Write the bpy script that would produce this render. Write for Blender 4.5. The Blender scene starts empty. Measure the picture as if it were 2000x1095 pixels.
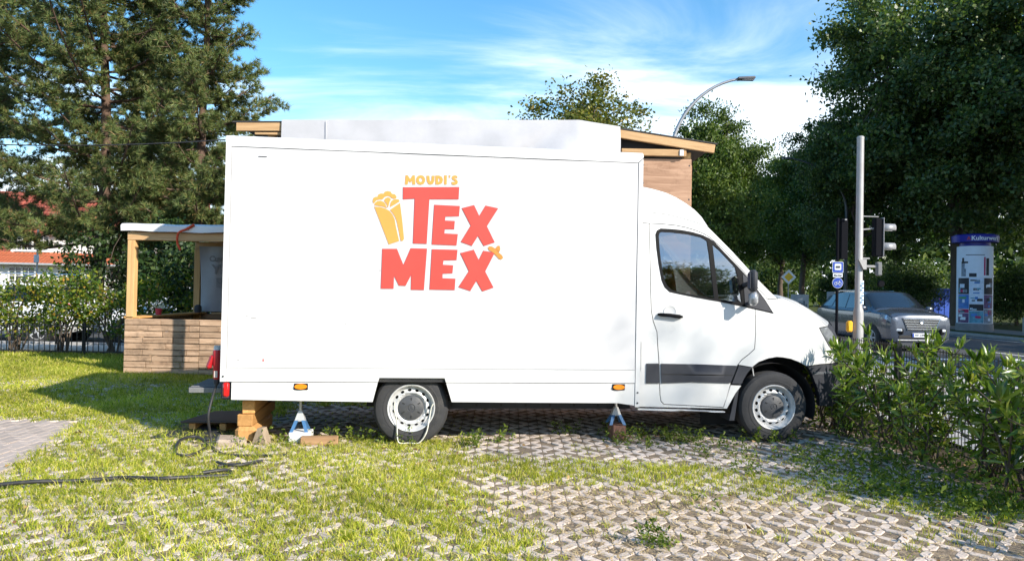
import bpy, math, random
import numpy as np
from mathutils import Vector, Matrix
from mathutils.geometry import delaunay_2d_cdt

SC = bpy.context.scene
COL = SC.collection
rad = math.radians

# ------------------------------------------------------------------ camera
cam_d = bpy.data.cameras.new('camera')
cam = bpy.data.objects.new('camera', cam_d)
COL.objects.link(cam)
cam_d.sensor_width = 36.0
cam_d.lens = 36.0 * 1444.0 / 2000.0
cam_d.clip_start = 0.05
cam_d.clip_end = 3000.0
cam.matrix_world = (Matrix.Translation((0, 0, 1.47)) @ Matrix.Rotation(rad(90.77), 4, 'X')
                    @ Matrix.Rotation(rad(1.09), 4, 'Z'))
SC.camera = cam

# ------------------------------------------------------------------ sky and sun
SUN = Vector((0.67, -0.549, 0.50)).normalized()      # towards the sun
world = bpy.data.worlds.new('World')
SC.world = world
world.use_nodes = True
wn, wl = world.node_tree.nodes, world.node_tree.links
wn.clear()
def wnode(t, **k):
    n = wn.new(t)
    for a, b in k.items():
        setattr(n, a, b)
    return n
sky = wnode('ShaderNodeTexSky', sky_type='NISHITA', sun_disc=False)
sky.sun_elevation = math.asin(SUN.z)
sky.sun_rotation = math.atan2(SUN.x, SUN.y)
sky.altitude = 0.0
sky.air_density = 1.0
sky.dust_density = 0.3
sky.ozone_density = 3.0
tc = wnode('ShaderNodeTexCoord')
sep = wnode('ShaderNodeSeparateXYZ')
wl.new(tc.outputs['Generated'], sep.inputs[0])
def wmath(op, a, b=None, clamp=False):
    n = wnode('ShaderNodeMath', operation=op, use_clamp=clamp)
    for i, v in enumerate((a, b)):
        if v is None:
            continue
        if isinstance(v, (int, float)):
            n.inputs[i].default_value = v
        else:
            wl.new(v, n.inputs[i])
    return n.outputs[0]
zz = wmath('ADD', wmath('MAXIMUM', sep.outputs[2], 0.0), 0.16)
pxx = wmath('DIVIDE', sep.outputs[0], zz)
pyy = wmath('DIVIDE', sep.outputs[1], zz)
comb = wnode('ShaderNodeCombineXYZ')
wl.new(pxx, comb.inputs[0]); wl.new(pyy, comb.inputs[1])
def cloud_noise(scale, rot, loc, detail, rough, dist):
    mp = wnode('ShaderNodeMapping')
    mp.inputs['Scale'].default_value = scale
    mp.inputs['Rotation'].default_value = (0, 0, rot)
    mp.inputs['Location'].default_value = loc
    wl.new(comb.outputs[0], mp.inputs[0])
    nz = wnode('ShaderNodeTexNoise')
    nz.inputs['Scale'].default_value = 1.0
    nz.inputs['Detail'].default_value = detail
    nz.inputs['Roughness'].default_value = rough
    nz.inputs['Distortion'].default_value = dist
    wl.new(mp.outputs[0], nz.inputs[0])
    return nz.outputs[0]
n_fine = cloud_noise((0.75, 1.9, 1), rad(-14), (3.1, 1.7, 0), 9, 0.58, 0.7)
n_big = cloud_noise((0.30, 0.55, 1), rad(-10), (0.62, 5.3, 0), 3, 0.5, 0.3)
mixn = wmath('ADD', wmath('MULTIPLY', n_fine, 0.55), wmath('MULTIPLY', n_big, 0.60))
bank = wmath('ADD', mixn, wmath('MULTIPLY', sep.outputs[0], 0.20))
lowhaze = wmath('MULTIPLY', wmath('SUBTRACT', 0.27, sep.outputs[2]), 0.95)
bank = wmath('ADD', bank, lowhaze)
ramp = wnode('ShaderNodeMapRange', interpolation_type='SMOOTHSTEP')
ramp.inputs['From Min'].default_value = 0.50
ramp.inputs['From Max'].default_value = 0.77
ramp.inputs['To Max'].default_value = 0.93
wl.new(bank, ramp.inputs['Value'])
mixc = wnode('ShaderNodeMix', data_type='RGBA')
hsv = wnode('ShaderNodeHueSaturation')
hsv.inputs['Hue'].default_value = 0.490
hsv.inputs['Saturation'].default_value = 1.22
hsv.inputs['Value'].default_value = 1.38
wl.new(sky.outputs[0], hsv.inputs['Color'])
wl.new(hsv.outputs[0], mixc.inputs[6])
wl.new(ramp.outputs[0], mixc.inputs[0])
mixc.inputs[7].default_value = (9.0, 9.6, 10.2, 1)
bg = wnode('ShaderNodeBackground')
bg.inputs['Strength'].default_value = 0.105
wl.new(mixc.outputs[2], bg.inputs['Color'])
wo = wnode('ShaderNodeOutputWorld')
wl.new(bg.outputs[0], wo.inputs[0])

sun_d = bpy.data.lights.new('sun', 'SUN')
sun_d.energy = 4.6
sun_d.angle = rad(0.53)
sun_d.color = (1.0, 0.93, 0.82)
sun = bpy.data.objects.new('sun', sun_d)
COL.objects.link(sun)
sun.rotation_euler = SUN.to_track_quat('Z', 'Y').to_euler()

vs = SC.view_settings
vs.view_transform = 'Standard'
vs.look = 'None'
vs.gamma = 1.0
vs.exposure = 0.84
vs.use_curve_mapping = False
SC.cycles.max_bounces = 8
SC.cycles.transparent_max_bounces = 12
SC.cycles.use_denoising = True

# ------------------------------------------------------------------ helpers
RNG = np.random.default_rng(7)
random.seed(11)
MATS = {}

def nt(m):
    m.use_nodes = True
    n = m.node_tree
    n.nodes.clear()
    out = n.nodes.new('ShaderNodeOutputMaterial')
    return n, out

def M(name, col, rough=0.6, metal=0.0, var=0.12, scale=6.0, bump=0.0, bscale=None, spec=0.5,
      coat=0.0, island=0.0, stretch=(1, 1, 1), dirt=None, dirt_amt=0.0, dirt_scale=3.0, rvar=0.08):
    """principled surface with noise in colour, roughness and fine relief"""
    if name in MATS:
        return MATS[name]
    m = bpy.data.materials.new(name)
    t, out = nt(m)
    N, L = t.nodes, t.links
    b = N.new('ShaderNodeBsdfPrincipled')
    b.inputs['Metallic'].default_value = metal
    b.inputs['Specular IOR Level'].default_value = spec
    b.inputs['Coat Weight'].default_value = coat
    b.inputs['Coat Roughness'].default_value = 0.06
    c = N.new('ShaderNodeTexCoord')
    mp = N.new('ShaderNodeMapping')
    mp.inputs['Scale'].default_value = stretch
    L.new(c.outputs['Object'], mp.inputs[0])
    nz = N.new('ShaderNodeTexNoise')
    nz.inputs['Scale'].default_value = scale
    nz.inputs['Detail'].default_value = 7
    nz.inputs['Roughness'].default_value = 0.62
    L.new(mp.outputs[0], nz.inputs[0])
    mr = N.new('ShaderNodeMapRange')
    mr.inputs['From Min'].default_value = 0.25
    mr.inputs['From Max'].default_value = 0.75
    mr.inputs['To Min'].default_value = 1.0 - var
    mr.inputs['To Max'].default_value = 1.0 + var
    L.new(nz.outputs[0], mr.inputs[0])
    val = mr.outputs[0]
    if island > 0:
        g = N.new('ShaderNodeNewGeometry')
        oi = N.new('ShaderNodeObjectInfo')
        ad = N.new('ShaderNodeMath'); ad.operation = 'ADD'
        L.new(g.outputs['Random Per Island'], ad.inputs[0]); L.new(oi.outputs['Random'], ad.inputs[1])
        fr = N.new('ShaderNodeMath'); fr.operation = 'FRACT'
        L.new(ad.outputs[0], fr.inputs[0])
        m2 = N.new('ShaderNodeMapRange')
        m2.inputs['To Min'].default_value = 1.0 - island
        m2.inputs['To Max'].default_value = 1.0 + island
        L.new(fr.outputs[0], m2.inputs[0])
        mu = N.new('ShaderNodeMath'); mu.operation = 'MULTIPLY'
        L.new(val, mu.inputs[0]); L.new(m2.outputs[0], mu.inputs[1])
        val = mu.outputs[0]
    vm = N.new('ShaderNodeVectorMath'); vm.operation = 'SCALE'
    vm.inputs[0].default_value = col[:3]
    L.new(val, vm.inputs['Scale'])
    colout = vm.outputs[0]
    if dirt is not None:
        n2 = N.new('ShaderNodeTexNoise')
        n2.inputs['Scale'].default_value = dirt_scale
        n2.inputs['Detail'].default_value = 8
        n2.inputs['Roughness'].default_value = 0.7
        L.new(mp.outputs[0], n2.inputs[0])
        r2 = N.new('ShaderNodeMapRange'); r2.interpolation_type = 'SMOOTHSTEP'
        r2.inputs['From Min'].default_value = 0.5
        r2.inputs['From Max'].default_value = 0.75
        r2.inputs['To Max'].default_value = dirt_amt
        L.new(n2.outputs[0], r2.inputs[0])
        mx = N.new('ShaderNodeMix'); mx.data_type = 'RGBA'
        L.new(r2.outputs[0], mx.inputs[0])
        L.new(colout, mx.inputs[6])
        mx.inputs[7].default_value = (*dirt[:3], 1)
        colout = mx.outputs[2]
    L.new(colout, b.inputs['Base Color'])
    rr = N.new('ShaderNodeMapRange')
    rr.inputs['To Min'].default_value = max(0.02, rough - rvar)
    rr.inputs['To Max'].default_value = min(1.0, rough + rvar)
    L.new(nz.outputs[0], rr.inputs[0])
    L.new(rr.outputs[0], b.inputs['Roughness'])
    if bump > 0:
        nb = N.new('ShaderNodeTexNoise')
        nb.inputs['Scale'].default_value = bscale or scale * 6
        nb.inputs['Detail'].default_value = 6
        L.new(mp.outputs[0], nb.inputs[0])
        bp = N.new('ShaderNodeBump')
        bp.inputs['Strength'].default_value = bump
        bp.inputs['Distance'].default_value = 0.01
        L.new(nb.outputs[0], bp.inputs['Height'])
        L.new(bp.outputs[0], b.inputs['Normal'])
    L.new(b.outputs[0], out.inputs[0])
    MATS[name] = m
    return m

def LEAF(name, cols, trans=0.35, rough=0.5, spec=0.35):
    """leaf with per-leaf colour, translucency; cols = list of (pos, rgb)"""
    m = bpy.data.materials.new(name)
    t, out = nt(m)
    N, L = t.nodes, t.links
    g = N.new('ShaderNodeNewGeometry')
    rp = N.new('ShaderNodeValToRGB')
    e = rp.color_ramp.elements
    while len(e) < len(cols):
        e.new(0.5)
    for i, (p, c) in enumerate(cols):
        e[i].position = p
        e[i].color = (*c, 1)
    L.new(g.outputs['Random Per Island'], rp.inputs[0])
    tcn = N.new('ShaderNodeTexCoord')
    nz = N.new('ShaderNodeTexNoise'); nz.inputs['Scale'].default_value = 0.9; nz.inputs['Detail'].default_value = 3
    L.new(tcn.outputs['Object'], nz.inputs[0])
    mr = N.new('ShaderNodeMapRange')
    mr.inputs['From Min'].default_value = 0.3; mr.inputs['From Max'].default_value = 0.7
    mr.inputs['To Min'].default_value = 0.75; mr.inputs['To Max'].default_value = 1.25
    L.new(nz.outputs[0], mr.inputs[0])
    vm = N.new('ShaderNodeVectorMath'); vm.operation = 'SCALE'
    L.new(rp.outputs[0], vm.inputs[0]); L.new(mr.outputs[0], vm.inputs['Scale'])
    b = N.new('ShaderNodeBsdfPrincipled')
    b.inputs['Roughness'].default_value = rough
    b.inputs['Specular IOR Level'].default_value = spec
    L.new(vm.outputs[0], b.inputs['Base Color'])
    tr = N.new('ShaderNodeBsdfTranslucent')
    v2 = N.new('ShaderNodeVectorMath'); v2.operation = 'MULTIPLY'
    v2.inputs[1].default_value = (1.25, 1.35, 0.6)
    L.new(vm.outputs[0], v2.inputs[0]); L.new(v2.outputs[0], tr.inputs[0])
    mx = N.new('ShaderNodeMixShader'); mx.inputs[0].default_value = trans
    L.new(b.outputs[0], mx.inputs[1]); L.new(tr.outputs[0], mx.inputs[2])
    L.new(mx.outputs[0], out.inputs[0])
    MATS[name] = m
    return m

def GLASS(name, tint, refl=0.06, rough=0.02, boost=1.0):
    """thin pane: tinted see-through plus fresnel reflection"""
    m = bpy.data.materials.new(name)
    t, out = nt(m)
    N, L = t.nodes, t.links
    tr = N.new('ShaderNodeBsdfTransparent'); tr.inputs[0].default_value = (*tint, 1)
    gl = N.new('ShaderNodeBsdfGlossy'); gl.inputs['Roughness'].default_value = rough
    gl.inputs[0].default_value = (1, 1, 1, 1)
    fr = N.new('ShaderNodeFresnel'); fr.inputs[0].default_value = 1.5
    mu = N.new('ShaderNodeMath'); mu.operation = 'MULTIPLY_ADD'; mu.use_clamp = True
    mu.inputs[1].default_value = boost; mu.inputs[2].default_value = refl
    L.new(fr.outputs[0], mu.inputs[0])
    mx = N.new('ShaderNodeMixShader')
    L.new(mu.outputs[0], mx.inputs[0]); L.new(tr.outputs[0], mx.inputs[1]); L.new(gl.outputs[0], mx.inputs[2])
    L.new(mx.outputs[0], out.inputs[0])
    MATS[name] = m
    return m

def WOOD(name, col, dark, axis='X', scale=1.0, rough=0.7, stain=None, stain_amt=0.0):
    """sawn timber: stretched grain along one axis, with knots and stains"""
    m = bpy.data.materials.new(name)
    t, out = nt(m)
    N, L = t.nodes, t.links
    tcn = N.new('ShaderNodeTexCoord')
    oi = N.new('ShaderNodeObjectInfo')
    ofs = N.new('ShaderNodeVectorMath'); ofs.operation = 'SCALE'
    ofs.inputs[0].default_value = (13.0, 7.0, 5.0)
    L.new(oi.outputs['Random'], ofs.inputs['Scale'])
    ad = N.new('ShaderNodeVectorMath'); ad.operation = 'ADD'
    L.new(tcn.outputs['Object'], ad.inputs[0]); L.new(ofs.outputs[0], ad.inputs[1])
    mp = N.new('ShaderNodeMapping')
    s = [22 * scale] * 3
    s['XYZ'.index(axis)] = 1.3 * scale
    mp.inputs['Scale'].default_value = s
    L.new(ad.outputs[0], mp.inputs[0])
    nz = N.new('ShaderNodeTexNoise')
    nz.inputs['Scale'].default_value = 1.0; nz.inputs['Detail'].default_value = 6
    nz.inputs['Roughness'].default_value = 0.65; nz.inputs['Distortion'].default_value = 0.9
    L.new(mp.outputs[0], nz.inputs[0])
    rp = N.new('ShaderNodeValToRGB')
    rp.color_ramp.elements[0].position = 0.30; rp.color_ramp.elements[0].color = (*dark, 1)
    rp.color_ramp.elements[1].position = 0.62; rp.color_ramp.elements[1].color = (*col, 1)
    L.new(nz.outputs[0], rp.inputs[0])
    mr = N.new('ShaderNodeMapRange'); mr.inputs['To Min'].default_value = 0.82; mr.inputs['To Max'].default_value = 1.15
    L.new(oi.outputs['Random'], mr.inputs[0])
    vm = N.new('ShaderNodeVectorMath'); vm.operation = 'SCALE'
    L.new(rp.outputs[0], vm.inputs[0]); L.new(mr.outputs[0], vm.inputs['Scale'])
    co = vm.outputs[0]
    if stain:
        n2 = N.new('ShaderNodeTexNoise'); n2.inputs['Scale'].default_value = 4.0
        n2.inputs['Detail'].default_value = 8; n2.inputs['Roughness'].default_value = 0.75
        L.new(ad.outputs[0], n2.inputs[0])
        r2 = N.new('ShaderNodeMapRange'); r2.inputs['From Min'].default_value = 0.5
        r2.inputs['From Max'].default_value = 0.72; r2.inputs['To Max'].default_value = stain_amt
        L.new(n2.outputs[0], r2.inputs[0])
        mx = N.new('ShaderNodeMix'); mx.data_type = 'RGBA'
        L.new(r2.outputs[0], mx.inputs[0]); L.new(co, mx.inputs[6]); mx.inputs[7].default_value = (*stain, 1)
        co = mx.outputs[2]
    b = N.new('ShaderNodeBsdfPrincipled')
    b.inputs['Roughness'].default_value = rough
    b.inputs['Specular IOR Level'].default_value = 0.25
    L.new(co, b.inputs['Base Color'])
    bp = N.new('ShaderNodeBump'); bp.inputs['Strength'].default_value = 0.35; bp.inputs['Distance'].default_value = 0.004
    L.new(nz.outputs[0], bp.inputs['Height']); L.new(bp.outputs[0], b.inputs['Normal'])
    L.new(b.outputs[0], out.inputs[0])
    MATS[name] = m
    return m

def tag(o, label=None, cat=None, group=None, kind=None):
    if label: o['label'] = label
    if cat: o['category'] = cat
    if group: o['group'] = group
    if kind: o['kind'] = kind
    return o

def thing(name, label, cat, loc=(0, 0, 0), rz=0.0, group=None):
    o = bpy.data.objects.new(name, None)
    o.empty_display_size = 0.2
    COL.objects.link(o)
    o.location = loc
    o.rotation_euler = (0, 0, rz)
    return tag(o, label, cat, group)

def link(name, me, mat, parent=None, loc=None, rot=None, smooth=None):
    o = bpy.data.objects.new(name, me)
    COL.objects.link(o)
    if mat is not None and len(me.materials) == 0:
        me.materials.append(mat)
    if parent is not None:
        o.parent = parent
    if loc is not None:
        o.location = loc
    if rot is not None:
        o.rotation_euler = rot
    return o

def set_smooth(me, angle=None):
    n = len(me.polygons)
    if n:
        me.polygons.foreach_set('use_smooth', np.ones(n, dtype=bool))
    if angle is not None:
        me.set_sharp_from_angle(angle=rad(angle))

def np_mesh(name, V, Fc, smooth=False):
    """mesh from numpy arrays; every face has the same number of corners"""
    V = np.ascontiguousarray(V, dtype=np.float32)
    Fc = np.ascontiguousarray(Fc, dtype=np.int32)
    me = bpy.data.meshes.new(name)
    me.vertices.add(len(V)); me.vertices.foreach_set('co', V.ravel())
    n, k = Fc.shape
    me.loops.add(n * k); me.loops.foreach_set('vertex_index', Fc.ravel())
    me.polygons.add(n)
    me.polygons.foreach_set('loop_start', np.arange(0, n * k, k, dtype=np.int32))
    if smooth:
        me.polygons.foreach_set('use_smooth', np.ones(n, dtype=bool))
    me.update(calc_edges=True)
    return me

class MB:
    """collects shapes, then links them as one mesh object"""
    def __init__(s):
        s.v, s.f = [], []
    def add(s, vs_, fs_):
        o = len(s.v)
        s.v.extend(vs_); s.f.extend([tuple(i + o for i in q) for q in fs_])
        return s
    def box(s, c, d, rz=0.0, ch=0.0, rot=None):
        hx, hy, hz = d[0] / 2, d[1] / 2, d[2] / 2
        R_ = rot if rot is not None else Matrix.Rotation(rz, 3, 'Z')
        c = Vector(c)
        if ch <= 0:
            vv = [(x, y, z) for z in (-hz, hz) for y in (-hy, hy) for x in (-hx, hx)]
            ff = [(0, 2, 3, 1), (4, 5, 7, 6), (0, 1, 5, 4), (2, 6, 7, 3), (0, 4, 6, 2), (1, 3, 7, 5)]
        else:
            ch = min(ch, hx * .9, hy * .9, hz * .9)
            vv, idx = [], {}
            for sx in (-1, 1):
                for sy in (-1, 1):
                    for sz in (-1, 1):
                        for ax in range(3):
                            p = [sx * (hx - ch), sy * (hy - ch), sz * (hz - ch)]
                            p[ax] = (sx * hx, sy * hy, sz * hz)[ax]
                            idx[(sx, sy, sz, ax)] = len(vv); vv.append(tuple(p))
            ff = []
            for ax in range(3):
                u, w = [(1, 2), (2, 0), (0, 1)][ax]
                for sg in (-1, 1):
                    q = []
                    for su, sw in ((-1, -1), (1, -1), (1, 1), (-1, 1)):
                        k = [0, 0, 0]; k[ax] = sg; k[u] = su; k[w] = sw
                        q.append(idx[(*k, ax)])
                    ff.append(tuple(q if sg > 0 else q[::-1]))
                for s1 in (-1, 1):
                    for s2 in (-1, 1):
                        k0 = [0, 0, 0]; k0[u] = s1; k0[w] = s2
                        ka = list(k0); ka[ax] = -1
                        kb = list(k0); kb[ax] = 1
                        q = [idx[(*ka, u)], idx[(*kb, u)], idx[(*kb, w)], idx[(*ka, w)]]
                        ff.append(tuple(q if s1 * s2 < 0 else q[::-1]))
            for sx in (-1, 1):
                for sy in (-1, 1):
                    for sz in (-1, 1):
                        q = [idx[(sx, sy, sz, a)] for a in range(3)]
                        ff.append(tuple(q if sx * sy * sz > 0 else q[::-1]))
        return s.add([tuple(c + R_ @ Vector(p)) for p in vv], ff)
    def tube(s, pts, r, n=8, caps=True):
        pts = [Vector(p) for p in pts]
        rs = r if isinstance(r, (list, tuple)) else [r] * len(pts)
        vv, ff = [], []
        up = None
        for i, p in enumerate(pts):
            d = (pts[min(i + 1, len(pts) - 1)] - pts[max(i - 1, 0)])
            d = d.normalized() if d.length > 1e-9 else Vector((0, 0, 1))
            if up is None:
                up = d.orthogonal().normalized()
            else:
                up = (up - d * up.dot(d))
                up = up.normalized() if up.length > 1e-6 else d.orthogonal().normalized()
            w = d.cross(up)
            for k in range(n):
                a = 2 * math.pi * k / n
                vv.append(tuple(p + (up * math.cos(a) + w * math.sin(a)) * rs[i]))
        for i in range(len(pts) - 1):
            for k in range(n):
                ff.append((i * n + k, i * n + (k + 1) % n, (i + 1) * n + (k + 1) % n, (i + 1) * n + k))
        if caps:
            ff.append(tuple(range(n))[::-1]); ff.append(tuple((len(pts) - 1) * n + k for k in range(n)))
        return s.add(vv, ff)
    def lathe(s, prof, n=24, axis='Z', c=(0, 0, 0), close=False):
        """prof = [(radius, height)...] spun about an axis"""
        vv, ff = [], []
        for r, h in prof:
            for k in range(n):
                a = 2 * math.pi * k / n
                p = (r * math.cos(a), r * math.sin(a), h)
                if axis == 'Y': p = (p[0], p[2], p[1])
                if axis == 'X': p = (p[2], p[0], p[1])
                vv.append((p[0] + c[0], p[1] + c[1], p[2] + c[2]))
        m = len(prof)
        for i in range(m - 1 if not close else m):
            j = (i + 1) % m
            for k in range(n):
                ff.append((i * n + k, i * n + (k + 1) % n, j * n + (k + 1) % n, j * n + k))
        return s.add(vv, ff)
    def prism(s, poly, z0, z1, plane='XY'):
        n = len(poly)
        def P(u, v, h):
            return {'XY': (u, v, h), 'XZ': (u, h, v), 'YZ': (h, u, v)}[plane]
        vv = [P(u, v, z0) for u, v in poly] + [P(u, v, z1) for u, v in poly]
        ff = [tuple(range(n))[::-1], tuple(range(n, 2 * n))]
        ff += [(i, (i + 1) % n, n + (i + 1) % n, n + i) for i in range(n)]
        return s.add(vv, ff)
    def build(s, name, mat, parent=None, smooth=None, loc=None, rot=None, fix=True):
        me = bpy.data.meshes.new(name)
        me.from_pydata(s.v, [], s.f)
        if fix:
            import bmesh
            bm = bmesh.new(); bm.from_mesh(me)
            bmesh.ops.recalc_face_normals(bm, faces=bm.faces)
            bm.to_mesh(me); bm.free()
        if smooth is not None:
            set_smooth(me, smooth)
        me.update()
        return link(name, me, mat, parent, loc, rot)

def copy_tree(o, parent=None):
    c = o.copy()
    COL.objects.link(c)
    c.parent = parent
    for ch in list(o.children):
        copy_tree(ch, c)
    return c

def inside(pt, poly):
    x, y = pt
    r = False
    n = len(poly)
    j = n - 1
    for i in range(n):
        xi, yi = poly[i]; xj, yj = poly[j]
        if (yi > y) != (yj > y) and x < (xj - xi) * (y - yi) / (yj - yi + 1e-12) + xi:
            r = not r
        j = i
    return r

def area2(p):
    return sum(p[i - 1][0] * p[i][1] - p[i][0] * p[i - 1][1] for i in range(len(p)))

def inset(poly, d):
    """shrink a polygon by d"""
    p = list(poly)
    if area2(p) < 0:
        p = p[::-1]
    n = len(p)
    res = []
    for i in range(n):
        a, b, c = Vector(p[i - 1]), Vector(p[i]), Vector(p[(i + 1) % n])
        e1 = (b - a); e2 = (c - b)
        e1 = e1.normalized() if e1.length > 1e-9 else Vector((1, 0))
        e2 = e2.normalized() if e2.length > 1e-9 else e1
        n1 = Vector((-e1.y, e1.x)); n2 = Vector((-e2.y, e2.x))
        m = n1 + n2
        m = m.normalized() if m.length > 1e-6 else n1
        k = d / max(0.35, m.dot(n1))
        q = b + m * k
        res.append((q.x, q.y))
    return res

def densify(poly, step):
    out = []
    n = len(poly)
    for i in range(n):
        a, b = poly[i], poly[(i + 1) % n]
        L_ = math.hypot(b[0] - a[0], b[1] - a[1])
        k = max(1, int(L_ / step))
        for q in range(k):
            t = q / k
            out.append((a[0] + (b[0] - a[0]) * t, a[1] + (b[1] - a[1]) * t))
    return out

def smooth_poly(poly, it=1, keep=()):
    """corner cutting for rounded outlines"""
    for _ in range(it):
        out = []
        n = len(poly)
        for i in range(n):
            a, b = poly[i], poly[(i + 1) % n]
            out.append((a[0] * .78 + b[0] * .22, a[1] * .78 + b[1] * .22))
            out.append((a[0] * .22 + b[0] * .78, a[1] * .22 + b[1] * .78))
        poly = out
    return poly

def panel(name, outline, mat, parent, yf, holes=(), thick=0.018, step=0.12, gap=0.0, proud=0.0, soft=0.004, sm=35):
    """sheet cut to an outline in the (x, z) plane, bent to depth yf(x, z), with a folded-in rim"""
    loops = [inset(outline, gap) if gap else list(outline)] + [list(h) for h in holes]
    if area2(loops[0]) < 0:
        loops[0] = loops[0][::-1]
    for i in range(1, len(loops)):
        if area2(loops[i]) > 0:
            loops[i] = loops[i][::-1]
    loops = [densify(l, step) for l in loops]
    verts, edges, lens = [], [], []
    for l in loops:
        o = len(verts)
        verts += [Vector(p) for p in l]
        edges += [(o + i, o + (i + 1) % len(l)) for i in range(len(l))]
        lens.append((o, len(l)))
    nb = len(verts)
    xs = [p[0] for p in loops[0]]; zs = [p[1] for p in loops[0]]
    x = min(xs) + step / 2
    while x < max(xs):
        z = min(zs) + step / 2
        while z < max(zs):
            if inside((x, z), loops[0]) and not any(inside((x, z), h) for h in loops[1:]):
                if min((x - p[0]) ** 2 + (z - p[1]) ** 2 for l in loops for p in l) > (step * .45) ** 2:
                    verts.append(Vector((x, z)))
            z += step
        x += step
    vo, eo, fo, ov, oe, of = delaunay_2d_cdt(verts, edges, [], 0, 1e-6)
    rev = {}
    for i, src in enumerate(ov):
        for q in src:
            rev[q] = i
    V = [(p.x, yf(p.x, p.y) - proud, p.y) for p in vo]
    F_ = []
    for f in fo:
        cx = sum(vo[i].x for i in f) / len(f); cz = sum(vo[i].y for i in f) / len(f)
        if inside((cx, cz), loops[0]) and not any(inside((cx, cz), h) for h in loops[1:]):
            a = sum(vo[f[i - 1]].x * vo[f[i]].y - vo[f[i]].x * vo[f[i - 1]].y for i in range(len(f)))
            F_.append(tuple(f) if a > 0 else tuple(f)[::-1])
    for o, n in lens:
        ring = [rev[o + i] for i in range(n)]
        k = len(V)
        for i in ring:
            V.append((V[i][0], V[i][1] + thick, V[i][2]))
        for i in range(n):
            j = (i + 1) % n
            F_.append((ring[j], ring[i], k + i, k + j))
    me = bpy.data.meshes.new(name)
    me.from_pydata(V, [], F_)
    set_smooth(me, sm)
    me.update()
    return link(name, me, mat, parent)

def text_mesh(name, body, size, mat, parent, loc, rot, offset=0.0, extrude=0.001, bend=None, align='CENTER'):
    cu = bpy.data.curves.new(name, 'FONT')
    cu.body = body; cu.size = size; cu.offset = offset; cu.extrude = extrude
    cu.align_x = align; cu.align_y = 'CENTER'; cu.resolution_u = 3
    tmp = bpy.data.objects.new(name + '_tmp', cu)
    COL.objects.link(tmp)
    dg = bpy.context.evaluated_depsgraph_get()
    me = bpy.data.meshes.new_from_object(tmp.evaluated_get(dg))
    bpy.data.objects.remove(tmp); bpy.data.curves.remove(cu)
    me.materials.clear()
    if bend:
        for v in me.vertices:
            a = v.co.x / bend
            v.co.x, v.co.z = (bend + v.co.z) * math.sin(a), (bend + v.co.z) * math.cos(a) - bend
    return link(name, me, mat, parent, loc, rot)

def rnd_dirs(n, up=0.0, rng=RNG):
    d = rng.normal(size=(n, 3)); d[:, 2] += up
    return d / np.linalg.norm(d, axis=1, keepdims=True)

def leaf_arrays(P, L_, W_, rng=RNG, up=0.3, fwd=None, fold=0.18, droop=0.1, long=False):
    """flat leaf blades: base point P, each a folded quad pair"""
    n = len(P)
    f = rnd_dirs(n, up, rng) if fwd is None else fwd
    r = rng.normal(size=(n, 3)); r[:, 2] *= 0.5
    s = np.cross(f, r); s /= np.linalg.norm(s, axis=1, keepdims=True) + 1e-9
    nn = np.cross(s, f)
    L_ = np.asarray(L_).reshape(-1, 1) * np.ones((n, 1)); W_ = np.asarray(W_).reshape(-1, 1) * np.ones((n, 1))
    if not long:
        V = np.stack([P, P + f * L_ * .5 + s * W_ * .5 + nn * W_ * fold, P + f * L_ - nn * L_ * droop,
                      P + f * L_ * .5 - s * W_ * .5 + nn * W_ * fold], 1)
        F_ = np.arange(n * 4).reshape(n, 4)
        return V.reshape(-1, 3), F_
    # long blade: six corners and a folded midrib
    a = P
    c1 = P + f * L_ * .30; c2 = P + f * L_ * .68 - nn * L_ * droop * .35
    tip = P + f * L_ - nn * L_ * droop
    V = np.stack([a, c1 + s * W_ * .42 + nn * W_ * fold, c2 + s * W_ * .46 + nn * W_ * fold, tip,
                  c2 - s * W_ * .46 + nn * W_ * fold, c1 - s * W_ * .42 + nn * W_ * fold, c1, c2], 1)
    o = (np.arange(n) * 8).reshape(n, 1)
    tri = []
    for r4 in (np.array([0, 1, 6]), np.array([6, 1, 2]), np.array([6, 2, 7]), np.array([7, 2, 3]),
               np.array([0, 6, 5]), np.array([6, 7, 4]), np.array([6, 4, 5]), np.array([7, 3, 4])):
        tri.append(o + r4.reshape(1, 3))
    return V.reshape(-1, 3), np.concatenate(tri, 0)

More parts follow.
